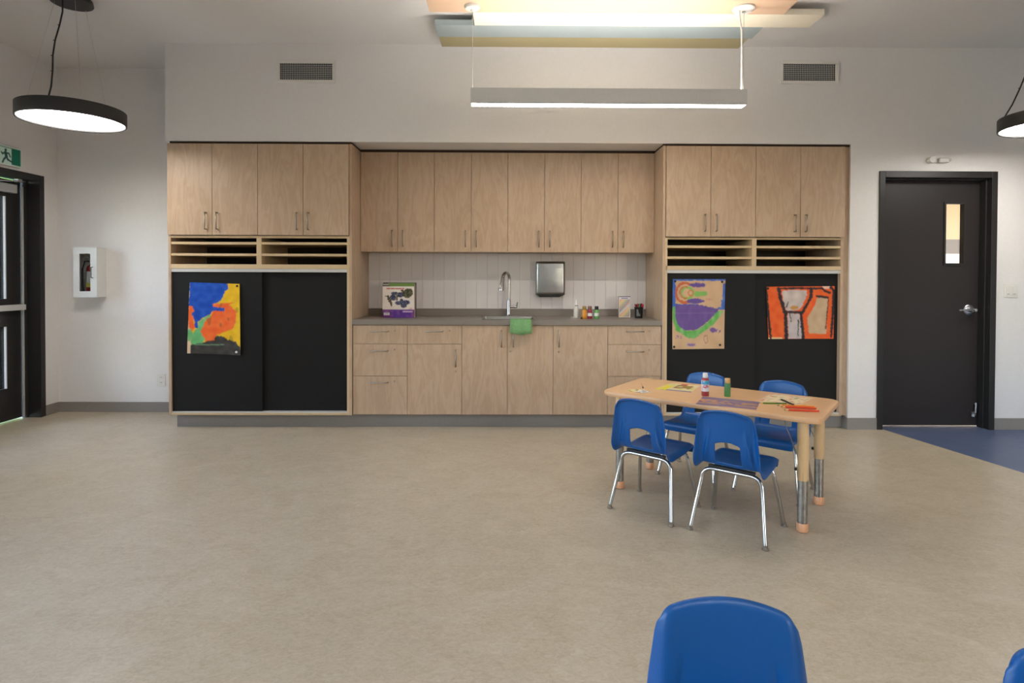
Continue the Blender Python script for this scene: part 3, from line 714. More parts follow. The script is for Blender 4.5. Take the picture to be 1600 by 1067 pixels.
# ------- boxed craft kits (two boxes leaning one behind the other)
kb = onc(622.5, 496.5)
kw, kh, kd = 49*sc, 0.302, .055
kx0, kx1, kz = kb.x-kw/2, kb.x+kw/2, ZK
r_ = root('craft_kit_box', (kb.x, kb.y, ZK), 'craft kit box with hummingbird and butterflies on its pale front and purple foot', 'box', 'craft kit boxes on the counter')
bx('carton', 'box_side', r_, kx0, kx1, kb.y, kb.y+kd, kz, kz+kh, .001)
def wing(u, v, cx, cy, a, b__): return ((u-cx)/a)**2+((v-cy)/b__)**2 < 1
def kit(u, v):
    n = nz(u, v, 22, 3)*.012
    uu, vv = u+n, v+nz(u, v, 22, 9)*.012
    if v > .76:
        if .04 < u < .22 and .845 < v < .925:
            return (225, 222, 218) if not (.08 < u < .19 and .86 < v < .905 and int(u*260) % 2) else (70, 60, 70)
        if .64 < u < .95 and .80 < v < .835: return (205, 170, 205)
        if .05 < u < .32 and .80 < v < .82 and nz(u, 0, 50) > 0: return (180, 120, 190)
        c = (110, 52, 120) if u < .25 or u > .9 else (92, 54, 142)
        return mixc(c, (140, 84, 150), max(0, nz(u, v, 9)))
    if v < .07:
        if u < .22 and v > .03: return (84, 74, 82)
        return (112, 142, 66) if u > .2 else (196, 196, 180)
    if .115 < v < .15 and .12 < u < .68 and nz(u, 0, 70, 2) > -.25: return (196, 74, 62)
    pat = nz(u, v, 34, 5)
    dark = None
    if wing(uu, vv, .80, .20, .11, .07) or wing(uu, vv, .86, .25, .10, .12) or wing(uu, vv, .70, .28, .12, .09) or wing(uu, vv, .78, .33, .12, .08): dark = ((56, 52, 38), (120, 118, 84))
    if wing(uu, vv, .62, .19, .05, .03): dark = ((120, 60, 36), (70, 50, 40))
    if wing(uu, vv, .38, .28, .12, .05) or wing(uu, vv, .33, .40, .10, .09) or wing(uu, vv, .55, .32, .11, .08): dark = ((44, 46, 74), (110, 112, 140))
    if wing(uu, vv, .54, .56, .15, .06) or wing(uu, vv, .73, .54, .14, .07) or wing(uu, vv, .67, .64, .10, .07) or wing(uu, vv, .60, .48, .05, .05): dark = ((56, 56, 84), (120, 120, 146))
    if wing(uu, vv, .45, .38, .035, .12): dark = ((84, 78, 70), (170, 165, 150))
    for (cx, cy, a, b__) in ((.17, .37, .03, .035), (.19, .43, .04, .05), (.23, .50, .05, .05), (.27, .57, .035, .05), (.28, .62, .03, .04)):
        if wing(uu, vv, cx, cy, a, b__): dark = ((62, 56, 34), (120, 104, 64))
    if abs(v-.36) < .008 and .06 < u < .16: dark = ((60, 56, 44), (60, 56, 44))
    if dark: return dark[0] if pat < .12 else dark[1]
    if .68 < v < .695 and .04 < u < .36 and nz(u, 0, 60) > 0: return (170, 160, 150)
    if .855-.15 < v < .74 and .84 < u < .94 and nz(u, v, 40) > 0: return (214, 150, 150)
    return mixc((238, 226, 214), (228, 214, 204), .5+nz(u, v, 3))
paint_grid('printed_front', r_, lambda u, v: (kx0+.001+(kw-.002)*u, kb.y-.0006, kz+kh-.001-(kh-.002)*v), 84, 96, kit, thick=.0004)
r_ = root('craft_kit_box', (kb.x+.004, kb.y+.085, ZK), 'craft kit box with green top edge standing behind the hummingbird box', 'box', 'craft kit boxes on the counter')
bx('carton', 'box_dark', r_, kx0-.007, kx1+.004, kb.y+kd+.001, min(kb.y+kd+.045, YB-.03), kz, kz+kh+.012, .001)
bx('printed_edge', 'box_green', r_, kx0+.04, kx1-.001, kb.y+kd+.0005, kb.y+kd+.001, kz+kh-.02, kz+kh+.009)

# ------- sticker box
sb = onc(975.8, 496.0); sw, sh = 18.4*sc, 33.6*sc
sx0_, sx1_ = sb.x-sw/2, sb.x+sw/2
r_ = root('sticker_box', (sb.x, sb.y, ZK), 'upright box printed with rows of coloured dots on the counter', 'box')
bx('carton', 'box_side', r_, sx0_, sx1_, sb.y, sb.y+.035, ZK, ZK+sh, .001)
pal = [(206, 96, 84), (222, 140, 70), (216, 176, 90), (150, 160, 90), (90, 96, 130), (70, 60, 100), (180, 190, 205)]
def dots(u, v):
    if v < .035: return (90, 80, 84)
    if v < .15: return (150, 140, 160) if (.07 < v < .12 and .22 < u < .78) else (222, 216, 222)
    if u < .05 or u > .95 or v > .975: return (216, 208, 206)
    cu, cv = (u*11) % 1-.5, (v*22) % 1-.5
    d = (v-.15)/.85+u*.75
    if abs(v+u*.5-.86) < .055: return (206, 206, 212)
    k = int(d*7.5) % 6
    return pal[k] if cu*cu+cv*cv < .19 else (232, 214, 190)
paint_grid('printed_front', r_, lambda u, v: (sx0_+sw*u, sb.y-.0006, ZK+sh*(1-v)), 66, 110, dots, thick=.0004)

# ------- pen cup and pens
pc = onc(998, 497.0); pr = 7.0*sc
r_ = root('pen_cup', (pc.x, pc.y, ZK), 'black mesh pen cup holding red markers on the counter', 'cup')
build(MB().lathe([(pr*.82, 0), (pr*.86, .004), (pr, .098), (pr*1.03, .100), (pr*.98, .100), (pr*.84, .006)], pc, 20), 'cup', 'mesh_black', r_, smooth=True)
bx('label_panel', 'mesh_grey', r_, pc.x-pr*.70, pc.x+pr*.15, pc.y-pr*.90, pc.y-pr*.88, ZK+.022, ZK+.082)
random.seed(3)
for k, (dxp, dyp, mat, lean) in enumerate(((-.022, .005, 'pen_red', -.010), (-.010, -.008, 'pen_red', -.004), (.004, .008, 'pen_green', .0), (.014, -.004, 'pen_black', .004), (.022, .004, 'pen_red', .008), (.026, -.008, 'pen_red', .012), (-.018, -.012, 'pen_black', -.006))):
    p0_ = Vector((pc.x+dxp*.7, pc.y+dyp, ZK+.009)); p1_ = Vector((pc.x+dxp+lean, pc.y+dyp*1.2, ZK+.125+.012*random.random()))
    mid = p0_.lerp(p1_, .55)
    r_ = root('marker_pen', p0_, {'pen_red': 'red capped marker standing in the black pen cup', 'pen_green': 'green capped marker standing in the black pen cup', 'pen_black': 'black marker standing in the black pen cup'}[mat], 'marker', 'markers in the pen cup')
    build(MB().tube([p0_, mid], .0055, 8), 'barrel', 'pen_black', r_, smooth=True)
    build(MB().tube([mid, p0_.lerp(p1_, .97), p1_], [.0068, .0068, .005], 8), 'cap', mat, r_, smooth=True)

# ------------------------------------------------------------------ paintings on the sliding doors
def painting(name, label, quad, yplane, nx, ny, colf, pins, curl):
    P = [at(x, y, 1, yplane) for x, y in quad]      # TL TR BR BL
    r_ = root(name, ((P[2]+P[3])/2), label, 'painting')
    def corner(u, v): return (P[0]*(1-u)+P[1]*u)*(1-v)+(P[3]*(1-u)+P[2]*u)*v
    paint_grid('paper', r_, corner, nx, ny, colf, 'poster_paint', .0008, lambda u, v: Vector((0, -curl(u, v), 0)))
    for (u, v, mat) in pins:
        c = corner(u, v)
        build(MB().lathe([(.010, 0), (.010, -.004), (.006, -.008), (.003, -.009)], (c.x, c.y-curl(u, v)-.0008, c.z), 12, 'y'), 'pin', mat, r_, smooth=True)
    return r_
def P1(*pts): return [((x-85)/655.0, (y-88)/885.0) for x, y in pts]
blue = P1((85, 80), (575, 80), (592, 150), (545, 190), (525, 250), (470, 320), (385, 352), (400, 385), (540, 395), (530, 435), (395, 432), (350, 480), (240, 535), (200, 590), (196, 655), (165, 650), (158, 575), (120, 470), (160, 440), (140, 395), (85, 380))
oran = P1((385, 350), (680, 318), (600, 350), (650, 400), (695, 430), (680, 560), (640, 645), (520, 695), (430, 740), (405, 805), (290, 815), (240, 700), (275, 590), (300, 545), (365, 500), (395, 440))
oranl = P1((80, 385), (150, 380), (160, 440), (175, 520), (140, 560), (165, 620), (150, 690), (110, 700), (80, 560))
green = P1((330, 495), (370, 490), (300, 545), (275, 600), (240, 700), (290, 800), (260, 850), (125, 862), (130, 750), (170, 690), (196, 655), (205, 590), (250, 540))
greenl = P1((80, 690), (125, 660), (140, 720), (110, 830), (80, 790))
blk = P1((118, 862), (270, 840), (300, 815), (405, 800), (425, 745), (500, 742), (600, 790), (690, 810), (740, 880), (745, 985), (110, 985))
def art1(u, v):
    w = .012
    a = u+nz(u, v, 26, 1)*w*1.6+nz(u, v, 60, 1)*w; b = v+nz(u, v, 26, 4)*w+nz(u, v, 60, 8)*w*.6
    br = nz(u, v*1.6, 9, 2)*.8
    if u < .055 and v > .83: return (226, 200, 168)
    if inside((a, b), blk):
        if abs(v-.865-.006*math.sin(u*6)) < .006 and .08 < u < .68: return (110, 150, 110)
        return mixc((50, 48, 46), (74, 70, 66), .5+br)
    if inside((a, b), blue): return mixc((8, 66, 168), (36, 92, 190), max(0, min(1, .35+br+(.4 if u < .12 and nz(u, v, 60) > .1 else 0))))
    if inside((a, b), green) or inside((a, b), greenl): return mixc((96, 172, 108), (120, 190, 124), .5+br)
    if inside((a, b), oran) or inside((a, b), oranl):
        c = mixc((238, 96, 34), (246, 118, 52), .5+br)
        return mixc(c, (160, 92, 50), .6) if nz(u, v, 9, 7) > .42 else c
    if u < .06: return (214, 180, 150)
    c = mixc((222, 172, 14), (238, 192, 24), .5+br)
    return mixc(c, (150, 130, 40), .55) if nz(u, v, 8, 3) > .45 else c
painting('painting', 'abstract painting in blue, orange and yellow pinned on the black sliding door', [(297.2, 441), (375, 443.5), (377.5, 555), (294.5, 551.5)], .0135, 120, 160, art1,
         [(.95, .03, 'cap_black'), (.92, .955, 'white_plastic')], lambda u, v: .003+.012*abs(2*u-1)**3*(.4+v)+.003*abs(math.sin(v*6)))
def P2(*pts): return [((x-86)/676.0, (y-90)/895.0) for x, y in pts]
purp = P2((122, 425), (250, 418), (450, 420), (600, 455), (690, 480), (620, 560), (560, 620), (480, 690), (400, 740), (260, 752), (180, 700), (125, 600))
grn = P2((86, 440), (120, 430), (130, 600), (190, 700), (270, 755), (400, 745), (490, 690), (600, 590), (650, 500), (745, 500), (690, 590), (600, 690), (480, 775), (380, 850), (300, 850), (220, 800), (130, 740), (90, 600))
def art2(u, v):
    a = u+nz(u, v, 24, 1)*.015; b = v+nz(u, v, 24, 4)*.012
    base = mixc((208, 172, 136), (196, 160, 124), .5+nz(u, v, 5))
    br = nz(u*1.5, v, 9, 2)*.8
    if inside((a, b), purp): return mixc((98, 74, 138), (112, 86, 150), .5+br) if abs(v-.485) > .004 else (130, 110, 160)
    if inside((a, b), grn): return mixc((92, 168, 78), (140, 188, 120), max(0, .3+br*1.4))
    if (b < .025) or (a < .055 and b < .42) or (a > .955 and b < .42 and v > .06) or (.86 < a and .405 < b < .435) or (a > .93 and .3 < b < .43): return mixc((58, 96, 178), (110, 130, 190), max(0, .2+br))
    if .355 < b < .375 and u < .5: return (70, 90, 170)
    def el(cx, cy, ra_, rb_): return ((a-cx)/ra_)**2+((b-cy)/rb_)**2
    if el(.47, .085, .155, .034) < 1 or el(.43, .315, .17, .034) < 1: return (100, 78, 146)
    e = el(.235, .195, .19, .15)
    if .62 < e < 1.1 and a < .33: return (196, 100, 62)
    if .38 < el(.245, .19, .15, .12) < .62 and a < .28: return (200, 104, 66)
    e2 = el(.345, .20, .055, .05)
    if .35 < e2 < 1.0: return (206, 118, 76)
    e3 = el(.28, .20, .14, .095)
    if .40 < e3 < 1.0: return (132, 184, 96)
    if .42 < a < .66 and .175+abs(a-.42)*.02 < b < .255-.1*(a-.42) and br > -.25: return (128, 182, 92)
    if el(.78, .735, .06, .035) < 1 or (el(.88, .745, .05, .03) < 1 and br > 0): return (110, 80, 140)
    if el(.12, .83, .07, .02) < 1 and nz(u, v, 50) > .05: return (128, 100, 150)
    if el(.36, .94, .08, .02) < 1 and br > -.1: return (132, 104, 158)
    if .6 < el(.645, .86, .04, .06) < 1.0: return (150, 112, 96)
    if .28 < b < .31 and .58 < a < .76 and nz(u, v, 40) > .1: return (196, 130, 110)
    if el(.56, .83, .1, .02) < 1 and br > .1: return (200, 140, 130)
    return base
painting('painting', 'tan paper painting with a purple bowl shape edged in green, black pins', [(1050.8, 436), (1133, 436), (1131, 544.5), (1050.3, 545.5)], .0135, 120, 156, art2,
         [(.045, .03, 'cap_black'), (.935, .04, 'cap_black'), (.03, .965, 'cap_black'), (.915, .945, 'cap_black')], lambda u, v: .002+.006*abs(2*v-1)**3+.002*abs(math.sin(u*5)))
def P3(*pts): return [((x-110)/1095.0, (y-130)/830.0) for x, y in pts]
def stroke(p, pts, w):
    best = 9
    for (x0, y0), (x1, y1) in zip(pts, pts[1:]):
        x0 *= 1.32; x1 *= 1.32
        px, py = p[0]*1.32, p[1]
        dx_, dy_ = x1-x0, y1-y0; t_ = max(0, min(1, ((px-x0)*dx_+(py-y0)*dy_)/(dx_*dx_+dy_*dy_+1e-9)))
        best = min(best, math.hypot(px-x0-t_*dx_, py-y0-t_*dy_))
    return best < w
S_ = [(P3((318, 165), (335, 290), (400, 530)), .032), (P3((400, 530), (690, 545)), .022), (P3((840, 165), (835, 300), (760, 430), (690, 545)), .028),
      (P3((415, 530), (415, 960)), .036), (P3((670, 545), (700, 960)), .030), (P3((110, 150), (120, 420), (150, 950)), .026), (P3((330, 160), (640, 155), (860, 165)), .018),
      (P3((860, 165), (1010, 160), (1060, 205), (1130, 235)), .020), (P3((1150, 150), (1195, 200), (1185, 560), (1165, 930)), .026), (P3((935, 285), (1105, 310)), .020),
      (P3((1112, 310), (1095, 560), (1075, 800)), .010), (P3((430, 460), (465, 375)), .009), (P3((625, 660), (612, 910)), .011), (P3((480, 545), (505, 690)), .008)]
wh1 = P3((370, 200), (560, 180), (760, 195), (775, 260), (700, 420), (640, 495), (500, 520), (430, 500), (385, 380))
wh2 = P3((450, 555), (645, 565), (680, 960), (450, 960))
tan3 = P3((940, 300), (1105, 320), (1085, 885), (795, 875), (775, 620), (870, 480))
def art3(u, v):
    a = u+nz(u, v, 24, 1)*.012+nz(u, v, 60, 2)*.005; b = v+nz(u, v, 24, 4)*.012
    br = nz(u*1.5, v, 8, 2)*.8
    for pts, w in S_:
        if stroke((a, b), pts, w*(1+.25*br)): return mixc((34, 28, 30), (54, 44, 48), .5+br)
    if v > .965 and (u < .22): return (220, 190, 140)
    if inside((a, b), wh1):
        if ((a-.41)/.06)**2+((b-.40)/.04)**2 < 1: return (190, 140, 70)
        return mixc((206, 192, 184), (180, 166, 160), .5+br)
    if inside((a, b), wh2): return mixc((202, 188, 186), (176, 164, 164), .5+br)
    if inside((a, b), tan3): return mixc((200, 172, 140), (188, 158, 124), .5+br)
    if v < .05 and .82 < u < .95: return (230, 190, 170)
    return mixc((224, 84, 26), (232, 104, 40), .5+br)
painting('painting', 'orange painting with thick black outlines and pale shapes on the black sliding door', [(1195.6, 448), (1303, 447), (1301.5, 529), (1200, 529.5)], .0415, 150, 114, art3,
         [(.03, .03, 'cap_black')], lambda u, v: .004+.008*abs(2*u-1)**3*(1-.4*v))

# ------------------------------------------------------------------ ceiling panels
PZ, PT = 3.168, .045
for nm, mat, xa, xb, ya, yb, lab in (('peach', 'felt_peach', -.556, 1.957, -1.030, -.815, 'long peach acoustic ceiling panel above the linear lamp'),
                                     ('cream', 'felt_cream', -.250, 2.250, -.813, -.599, 'long cream acoustic ceiling panel between the peach and blue ones'),
                                     ('blue', 'felt_blue', -.548, 1.908, -.597, -.386, 'long pale blue acoustic ceiling panel'),
                                     ('olive', 'felt_olive', -.540, 1.880, -.384, -.188, 'long olive acoustic ceiling panel close to the white bulkhead')):
    r_ = root('ceiling_panel', ((xa+xb)/2, (ya+yb)/2, PZ), lab, 'ceiling panel', 'acoustic strips on the ceiling')
    bx('panel', mat, r_, xa, xb, ya, yb, PZ, PZ+PT, .003)
    m_ = MB()
    for k in range(3):
        xx = xa+.3+(xb-xa-.6)*k/2
        m_.box(xx-.03, xx+.03, (ya+yb)/2-.03, (ya+yb)/2+.03, PZ+PT, ceil_z((ya+yb)/2)+.001)
    build(m_, 'spacer', 'white_metal', r_)

# ------------------------------------------------------------------ linear pendant
def linear_lamp(DY, PZ, label):
    lx0_, lx1_, ly0_, ly1_, lz0_, lz1_ = -.257, 1.645, -.957+DY, -.868+DY, 2.488, 2.594
    yc = -.913+DY
    r_ = root('linear_pendant_lamp', ((lx0_+lx1_)/2, yc, lz0_), label, 'lamp')
    w = .006
    m_ = MB().box(lx0_, lx1_, ly0_, ly0_+w, lz0_, lz1_).box(lx0_, lx1_, ly1_-w, ly1_, lz0_, lz1_).box(lx0_, lx0_+w, ly0_+w, ly1_-w, lz0_, lz1_).box(lx1_-w, lx1_, ly0_+w, ly1_-w, lz0_, lz1_).box(lx0_+w, lx1_-w, ly0_+w, ly1_-w, lz0_+.03, lz1_-.03)
    build(m_, 'housing', 'lamp_grey', r_)
    bx('diffuser', 'lamp_warm', r_, lx0_+w, lx1_-w, ly0_+w, ly1_-w, lz0_+.001, lz0_+.006)
    bx('uplight', 'lamp_up', r_, lx0_+w, lx1_-w, ly0_+w, ly1_-w, lz1_-.02, lz1_-.015)
    for xx, rad in ((-.249, .0016), (1.632, .0016)):
        build(MB().tube([(xx+.004, yc, lz1_-.03), (xx+.002, yc, PZ-.02)], rad, 6), 'suspension_wire', 'cable', r_)
        big = .055 if xx < 0 else .075
        build(MB().lathe([(big, 0), (big, -.010), (big*.85, -.020), (.010, -.024), (.010, -.035)], (xx, yc, PZ-.0003), 24), 'canopy', 'white_plastic', r_, smooth=True)
    build(MB().tube([(1.600, yc-.007, PZ-.02), (1.605, yc-.007, PZ-.09), (1.618, yc-.005, PZ-.16), (1.622, yc-.002, PZ-.30), (1.622, yc, lz1_-.01)], .006, 8), 'power_cord', 'white_plastic', r_, smooth=True)
linear_lamp(0, PZ, 'long light grey linear pendant lamp under the coloured ceiling panels')
linear_lamp(-4.0, ceil_z(-4.913), 'added out-of-view grey linear pendant lamp giving fill over the rear of the room')  # added behind the camera as fill for floor and cabinet fronts

# ------------------------------------------------------------------ ring pendants
def ring_lamp(cx, cy, label, cord_out):
    R_, zb, zt = .325, 2.385, 2.481
    r_ = root('round_pendant_lamp', (cx, cy, zb), label, 'lamp', 'round black pendant lamps')
    build(MB().lathe([(R_-.012, zt-.012), (R_-.012, zb+.004), (R_-.008, zb), (R_-.002, zb), (R_, zb+.004), (R_, zt-.004), (R_-.004, zt), (0.001, zt)], (cx, cy, 0), 64), 'drum', 'lamp_black', r_, smooth=True)
    build(MB().lathe([(.001, zb+.014), (R_-.0125, zb+.014), (R_-.0125, zb+.020), (.001, zb+.020)], (cx, cy, 0), 64), 'diffuser', 'lamp_ring', r_, smooth=True)
    zc_ = ceil_z(cy)-.001
    build(MB().lathe([(.125, zc_-.004), (.13, zc_-.032), (.128, zc_-.036), (.001, zc_-.038)][::-1], (cx, cy, 0), 40).lathe([(.055, zc_-.004), (.055, zc_+.0)], (cx, cy, 0), 20), 'canopy', 'lamp_black', r_, smooth=True)
    for k in range(3):
        a = math.radians(76+120*k)
        build(MB().tube([(cx+.285*math.cos(a), cy+.285*math.sin(a), zt), (cx+.105*math.cos(a), cy+.105*math.sin(a), zc_-.037)], .0012, 5), 'suspension_wire', 'cable', r_)
    c0_ = Vector((cx+cord_out[0], cy+cord_out[1], zt)); c1_ = Vector((cx-.02, cy-.06, zc_-.037))
    pts = [c0_+(c1_-c0_)*t_+Vector((.012*math.sin(t_*9), 0, 0))*(1 if 0 < t_ < 1 else 0) for t_ in (0, .15, .3, .45, .6, .75, .88, 1)]
    m_ = MB().tube(pts, .0052, 8)
    for t_ in (2, 3, 4, 5): m_.box(pts[t_].x-.014, pts[t_].x, pts[t_].y-.002, pts[t_].y+.002, pts[t_].z-.002, pts[t_].z+.002)
    build(m_, 'power_cord', 'cord_black', r_, smooth=True)
ring_lamp(-3.09, -.79, 'round black drum pendant lamp hanging in front of the fire extinguisher cabinet', (-.055, -.16))
ring_lamp(3.935, -.79, 'round black drum pendant lamp hanging in front of the dark door', (-.222, .192))
ring_lamp(-3.09, -4.79, 'added out-of-view round drum pendant lamp giving fill beside the glazed door wall', (-.055, -.16))  # this lamp and the next are added out of view for fill
ring_lamp(3.935, -4.79, 'added out-of-view round drum pendant lamp giving fill on the blue floor side', (-.222, .192))  # added like the one before, never in frame

# ------------------------------------------------------------------ vents
for (ax_, bx__, az, bz, lab) in ((433, 524.5, 130, 94.5, 'white framed air grille on the bulkhead over the cabinet beside the extinguisher'), (1218.5, 1309.5, 131.5, 95.5, 'white framed air grille on the bulkhead over the cabinet beside the dark door')):
    mx_ = (ax_+bx__)/2
    xa, xb, za, zb = X0(ax_, 112), X0(bx__, 112), Z0(az, mx_), Z0(bz, mx_)
    r_ = root('air_grille', ((xa+xb)/2, 0, za), lab, 'vent', 'air grilles on the bulkhead')
    t = .027; y0_, y1_ = -.014, -.0005
    build(MB().box(xa, xb, y0_, y1_, za, za+t).box(xa, xb, y0_, y1_, zb-t, zb).box(xa, xa+t, y0_, y1_, za+t, zb-t).box(xb-t, xb, y0_, y1_, za+t, zb-t), 'frame', 'white_plastic', r_, bevel=.004)
    bx('backing', 'dark_void', r_, xa+t, xb-t, -.0015, -.0005, za+t, zb-t)
    m_ = MB(); nx_, nz_ = 30, 9
    for k in range(1, nx_): xx = xa+t+(xb-xa-2*t)*k/nx_; m_.box(xx-.0012, xx+.0012, -.006, -.0015, za+t, zb-t)
    for k in range(1, nz_): zz_ = za+t+(zb-za-2*t)*k/nz_; m_.box(xa+t, xb-t, -.0062, -.0015, zz_-.0012, zz_+.0012)
    build(m_, 'grid', 'aluminium_painted', r_)

# ------------------------------------------------------------------ wall fittings
# extinguisher cabinet on the back wall
EF = .478
ex0, ex1 = X0(114.3, 425, EF), X0(151, 425, EF); ez0, ez1 = Z0(464.5, 132, EF), Z0(386.3, 132, EF)
r_ = root('extinguisher_cabinet', ((ex0+ex1)/2, YB, ez0), 'white wall cabinet with a narrow glazed door holding a fire extinguisher', 'cabinet')
t = .004
build(MB().box(ex0, ex0+t, EF+.012, YB, ez0, ez1).box(ex1-t, ex1, EF+.012, YB, ez0, ez1).box(ex0+t, ex1-t, EF+.012, YB, ez0, ez0+t).box(ex0+t, ex1-t, EF+.012, YB, ez1-t, ez1).box(ex0+t, ex1-t, YB-.004, YB, ez0+t, ez1-t), 'body', 'white_metal', r_)
gx0, gx1, gz0, gz1 = X0(124, 425, EF), X0(141.2, 425, EF), Z0(455, 132, EF), Z0(396.2, 132, EF)
dr_ = build(MB().box(ex0, gx0, EF, EF+.012, ez0, ez1).box(gx1, ex1, EF, EF+.012, ez0, ez1).box(gx0, gx1, EF, EF+.012, ez0, gz0).box(gx0, gx1, EF, EF+.012, gz1, ez1), 'door', 'white_metal', r_)
build(MB().box(gx0, gx1, EF+.004, EF+.007, gz0, gz1), 'pane', 'pane', dr_)
hx_ = X0(145.3, 425, EF); hz0, hz1 = Z0(434, 132, EF), Z0(417, 132, EF)
build(MB().tube([(hx_, EF, hz0), (hx_-.006, EF-.018, hz0+.003)], .003, 8).tube([(hx_, EF, hz1), (hx_-.006, EF-.018, hz1-.003)], .003, 8).tube([(hx_-.006, EF-.018, hz0), (hx_-.006, EF-.018, hz1)], .0035, 8), 'handle', 'rubber_black', dr_, smooth=True)
# extinguisher inside
eb = Vector(((ex0+ex1)/2+.012, (EF+YB)/2+.008, ez0+t))
r_ = root('fire_extinguisher', eb, 'small red fire extinguisher with yellow banded label inside the white cabinet', 'extinguisher')
build(MB().lathe([(.040, 0), (.044, .006), (.044, .25), (.036, .285), (.016, .300), (.014, .315)], eb, 24), 'cylinder', 'ext_red', r_, smooth=True)
build(MB().lathe([(.0446, .09), (.0446, .13)], eb, 24), 'label_band', 'ext_yellow', r_, smooth=True)
build(MB().lathe([(.0445, .13), (.0445, .235)], eb, 24), 'label', 'label_white', r_, smooth=True)
build(MB().box(eb.x-.012, eb.x+.012, eb.y-.014, eb.y+.014, eb.z+.315, eb.z+.345).tube([eb+Vector((.0, -.0, .345)), eb+Vector((-.03, -.03, .375)), eb+Vector((-.055, -.035, .355))], .006, 8).tube([eb+Vector((0, 0, .345)), eb+Vector((.02, -.03, .40))], .005, 8), 'valve', 'aluminium', r_, smooth=True)
build(MB().tube([eb+Vector((-.012, -.01, .33)), eb+Vector((-.045, -.03, .33)), eb+Vector((-.062, -.035, .26)), eb+Vector((-.062, -.035, .12)), eb+Vector((-.055, -.035, .05))], .008, 8), 'hose', 'rubber_black', r_, smooth=True)
# outlet on the back wall
def plate(name, xa, xb, za, zb, y, label, cat):
    r_ = root(name, ((xa+xb)/2, y, za), label, cat)
    bx('cover_plate', 'white_plastic', r_, xa, xb, y-.006, y-.0005, za, zb, .002)
    return r_
xa, xb, za, zb = X0(246.2, 593, YB), X0(258.6, 593, YB), Z0(603, 252, YB), Z0(584, 252, YB)
r_ = plate('wall_outlet', xa, xb, za, zb, YB, 'white wall outlet low on the wall beside the tall cabinet', 'outlet')
for k in (.29, .71):
    zc_ = za+(zb-za)*k; xm = (xa+xb)/2
    rc = build(MB().prism_y(rrect(xm-.017, xm+.017, zc_-.014, zc_+.014, .008), YB-.0085, YB-.006), 'receptacle', 'white_plastic', r_)
    build(MB().box(xm-.008, xm-.005, YB-.0088, YB-.0085, zc_-.004, zc_+.006).box(xm+.005, xm+.008, YB-.0088, YB-.0085, zc_-.004, zc_+.006), 'slot', 'cap_black', rc)
xa, xb, za, zb = X0(1568, 454), X0(1590, 454), Z0(464.5, 1579), Z0(443.5, 1579)
r_ = plate('light_switch', xa, xb, za, zb, 0, 'white double light switch on the wall beside the dark door', 'switch')
for k in (.29, .71):
    xm = xa+(xb-xa)*k; zm = (za+zb)/2
    bx('paddle', 'white_plastic', r_, xm-.016, xm+.016, -.010, -.006, zm-.034, zm+.034, .001)
    bx('paddle_slot', 'switch_gap', r_, xm-.010, xm+.010, -.0104, -.010, zm-.030, zm-.026)
# small sensor above the dark door
xa, xb = X0(1447, 251), X0(1484, 251); zm = Z0(251, 1466)
r_ = root('door_sensor', ((xa+xb)/2, 0, zm-.03), 'small white sensor unit on the wall above the dark door', 'sensor')
bx('bracket', 'white_plastic', r_, xa+.03, xb-.02, -.010, -.0005, zm-.020, zm+.022, .003)
build(MB().lathe([(.024, -.045), (.026, -.043), (.026, 0), (.022, .0)], (xa+.026, -.0005, zm), 18, 'y'), 'sensor_head', 'white_plastic', r_, smooth=True)
bx('housing', 'white_plastic', r_, xa+.09, xb-.03, -.04, -.010, zm-.022, zm+.016, .006)
build(MB().lathe([(.014, -.03), (.014, 0)], (xb-.022, -.0005, zm), 14, 'y'), 'lens', 'aluminium_painted', r_, smooth=True)
# exit sign on the left wall
er = root('exit_sign', (XW, -.02, 2.225), 'green and white running man exit sign above the glazed door', 'sign')
sy0, sy1, sz0, sz1 = -.21, .160, 2.226, 2.392
build(MB().add([(XW+.001, sy0, sz0), (XW+.001, sy1, sz0), (XW+.001, sy1, sz1), (XW+.001, sy0, sz1), (XW+.035, sy0, sz0), (XW+.035, sy1, sz0), (XW+.035, sy1, sz1), (XW+.035, sy0, sz1)],
               [(0, 1, 2, 3), (7, 6, 5, 4), (0, 4, 5, 1), (1, 5, 6, 2), (2, 6, 7, 3), (3, 7, 4, 0)]), 'housing', 'white_plastic', er, bevel=.004)
def seg(p, a, b_, w):
    dx_, dy_ = b_[0]-a[0], b_[1]-a[1]; t_ = max(0, min(1, ((p[0]-a[0])*dx_+(p[1]-a[1])*dy_)/(dx_*dx_+dy_*dy_)))
    return math.hypot(p[0]-a[0]-t_*dx_, p[1]-a[1]-t_*dy_) < w
def exits(u, v):
    # u along the wall away from the photographer's side, 2.24:1 sign; work in sign-height units
    x, y = u*2.24, v
    mx_ = x+.16
    if x < .05 or x > 2.19 or y < .06 or y > .94: return (214, 232, 224)
    g = (20, 116, 92)
    man = seg((mx_, y), (1.42, .22), (1.42, .221), .075) or seg((mx_, y), (1.40, .36), (1.46, .56), .085) or seg((mx_, y), (1.42, .36), (1.62, .38), .045) or seg((mx_, y), (1.62, .38), (1.70, .54), .04) \
        or seg((mx_, y), (1.38, .36), (1.22, .46), .045) or seg((mx_, y), (1.22, .46), (1.16, .38), .04) or seg((mx_, y), (1.46, .58), (1.56, .72), .055) or seg((mx_, y), (1.56, .72), (1.82, .80), .045) \
        or seg((mx_, y), (1.44, .58), (1.30, .74), .055) or seg((mx_, y), (1.30, .74), (1.22, .92), .05)
    if man: return (24, 84, 74)
    if .88 < x < 1.62 and y > .09: return (206, 232, 222)
    if x < .95 and (seg((x, y), (.25, .5), (.8, .5), .05) or seg((x, y), (.25, .5), (.45, .3), .05) or seg((x, y), (.25, .5), (.45, .7), .05)): return (214, 232, 224)
    return g
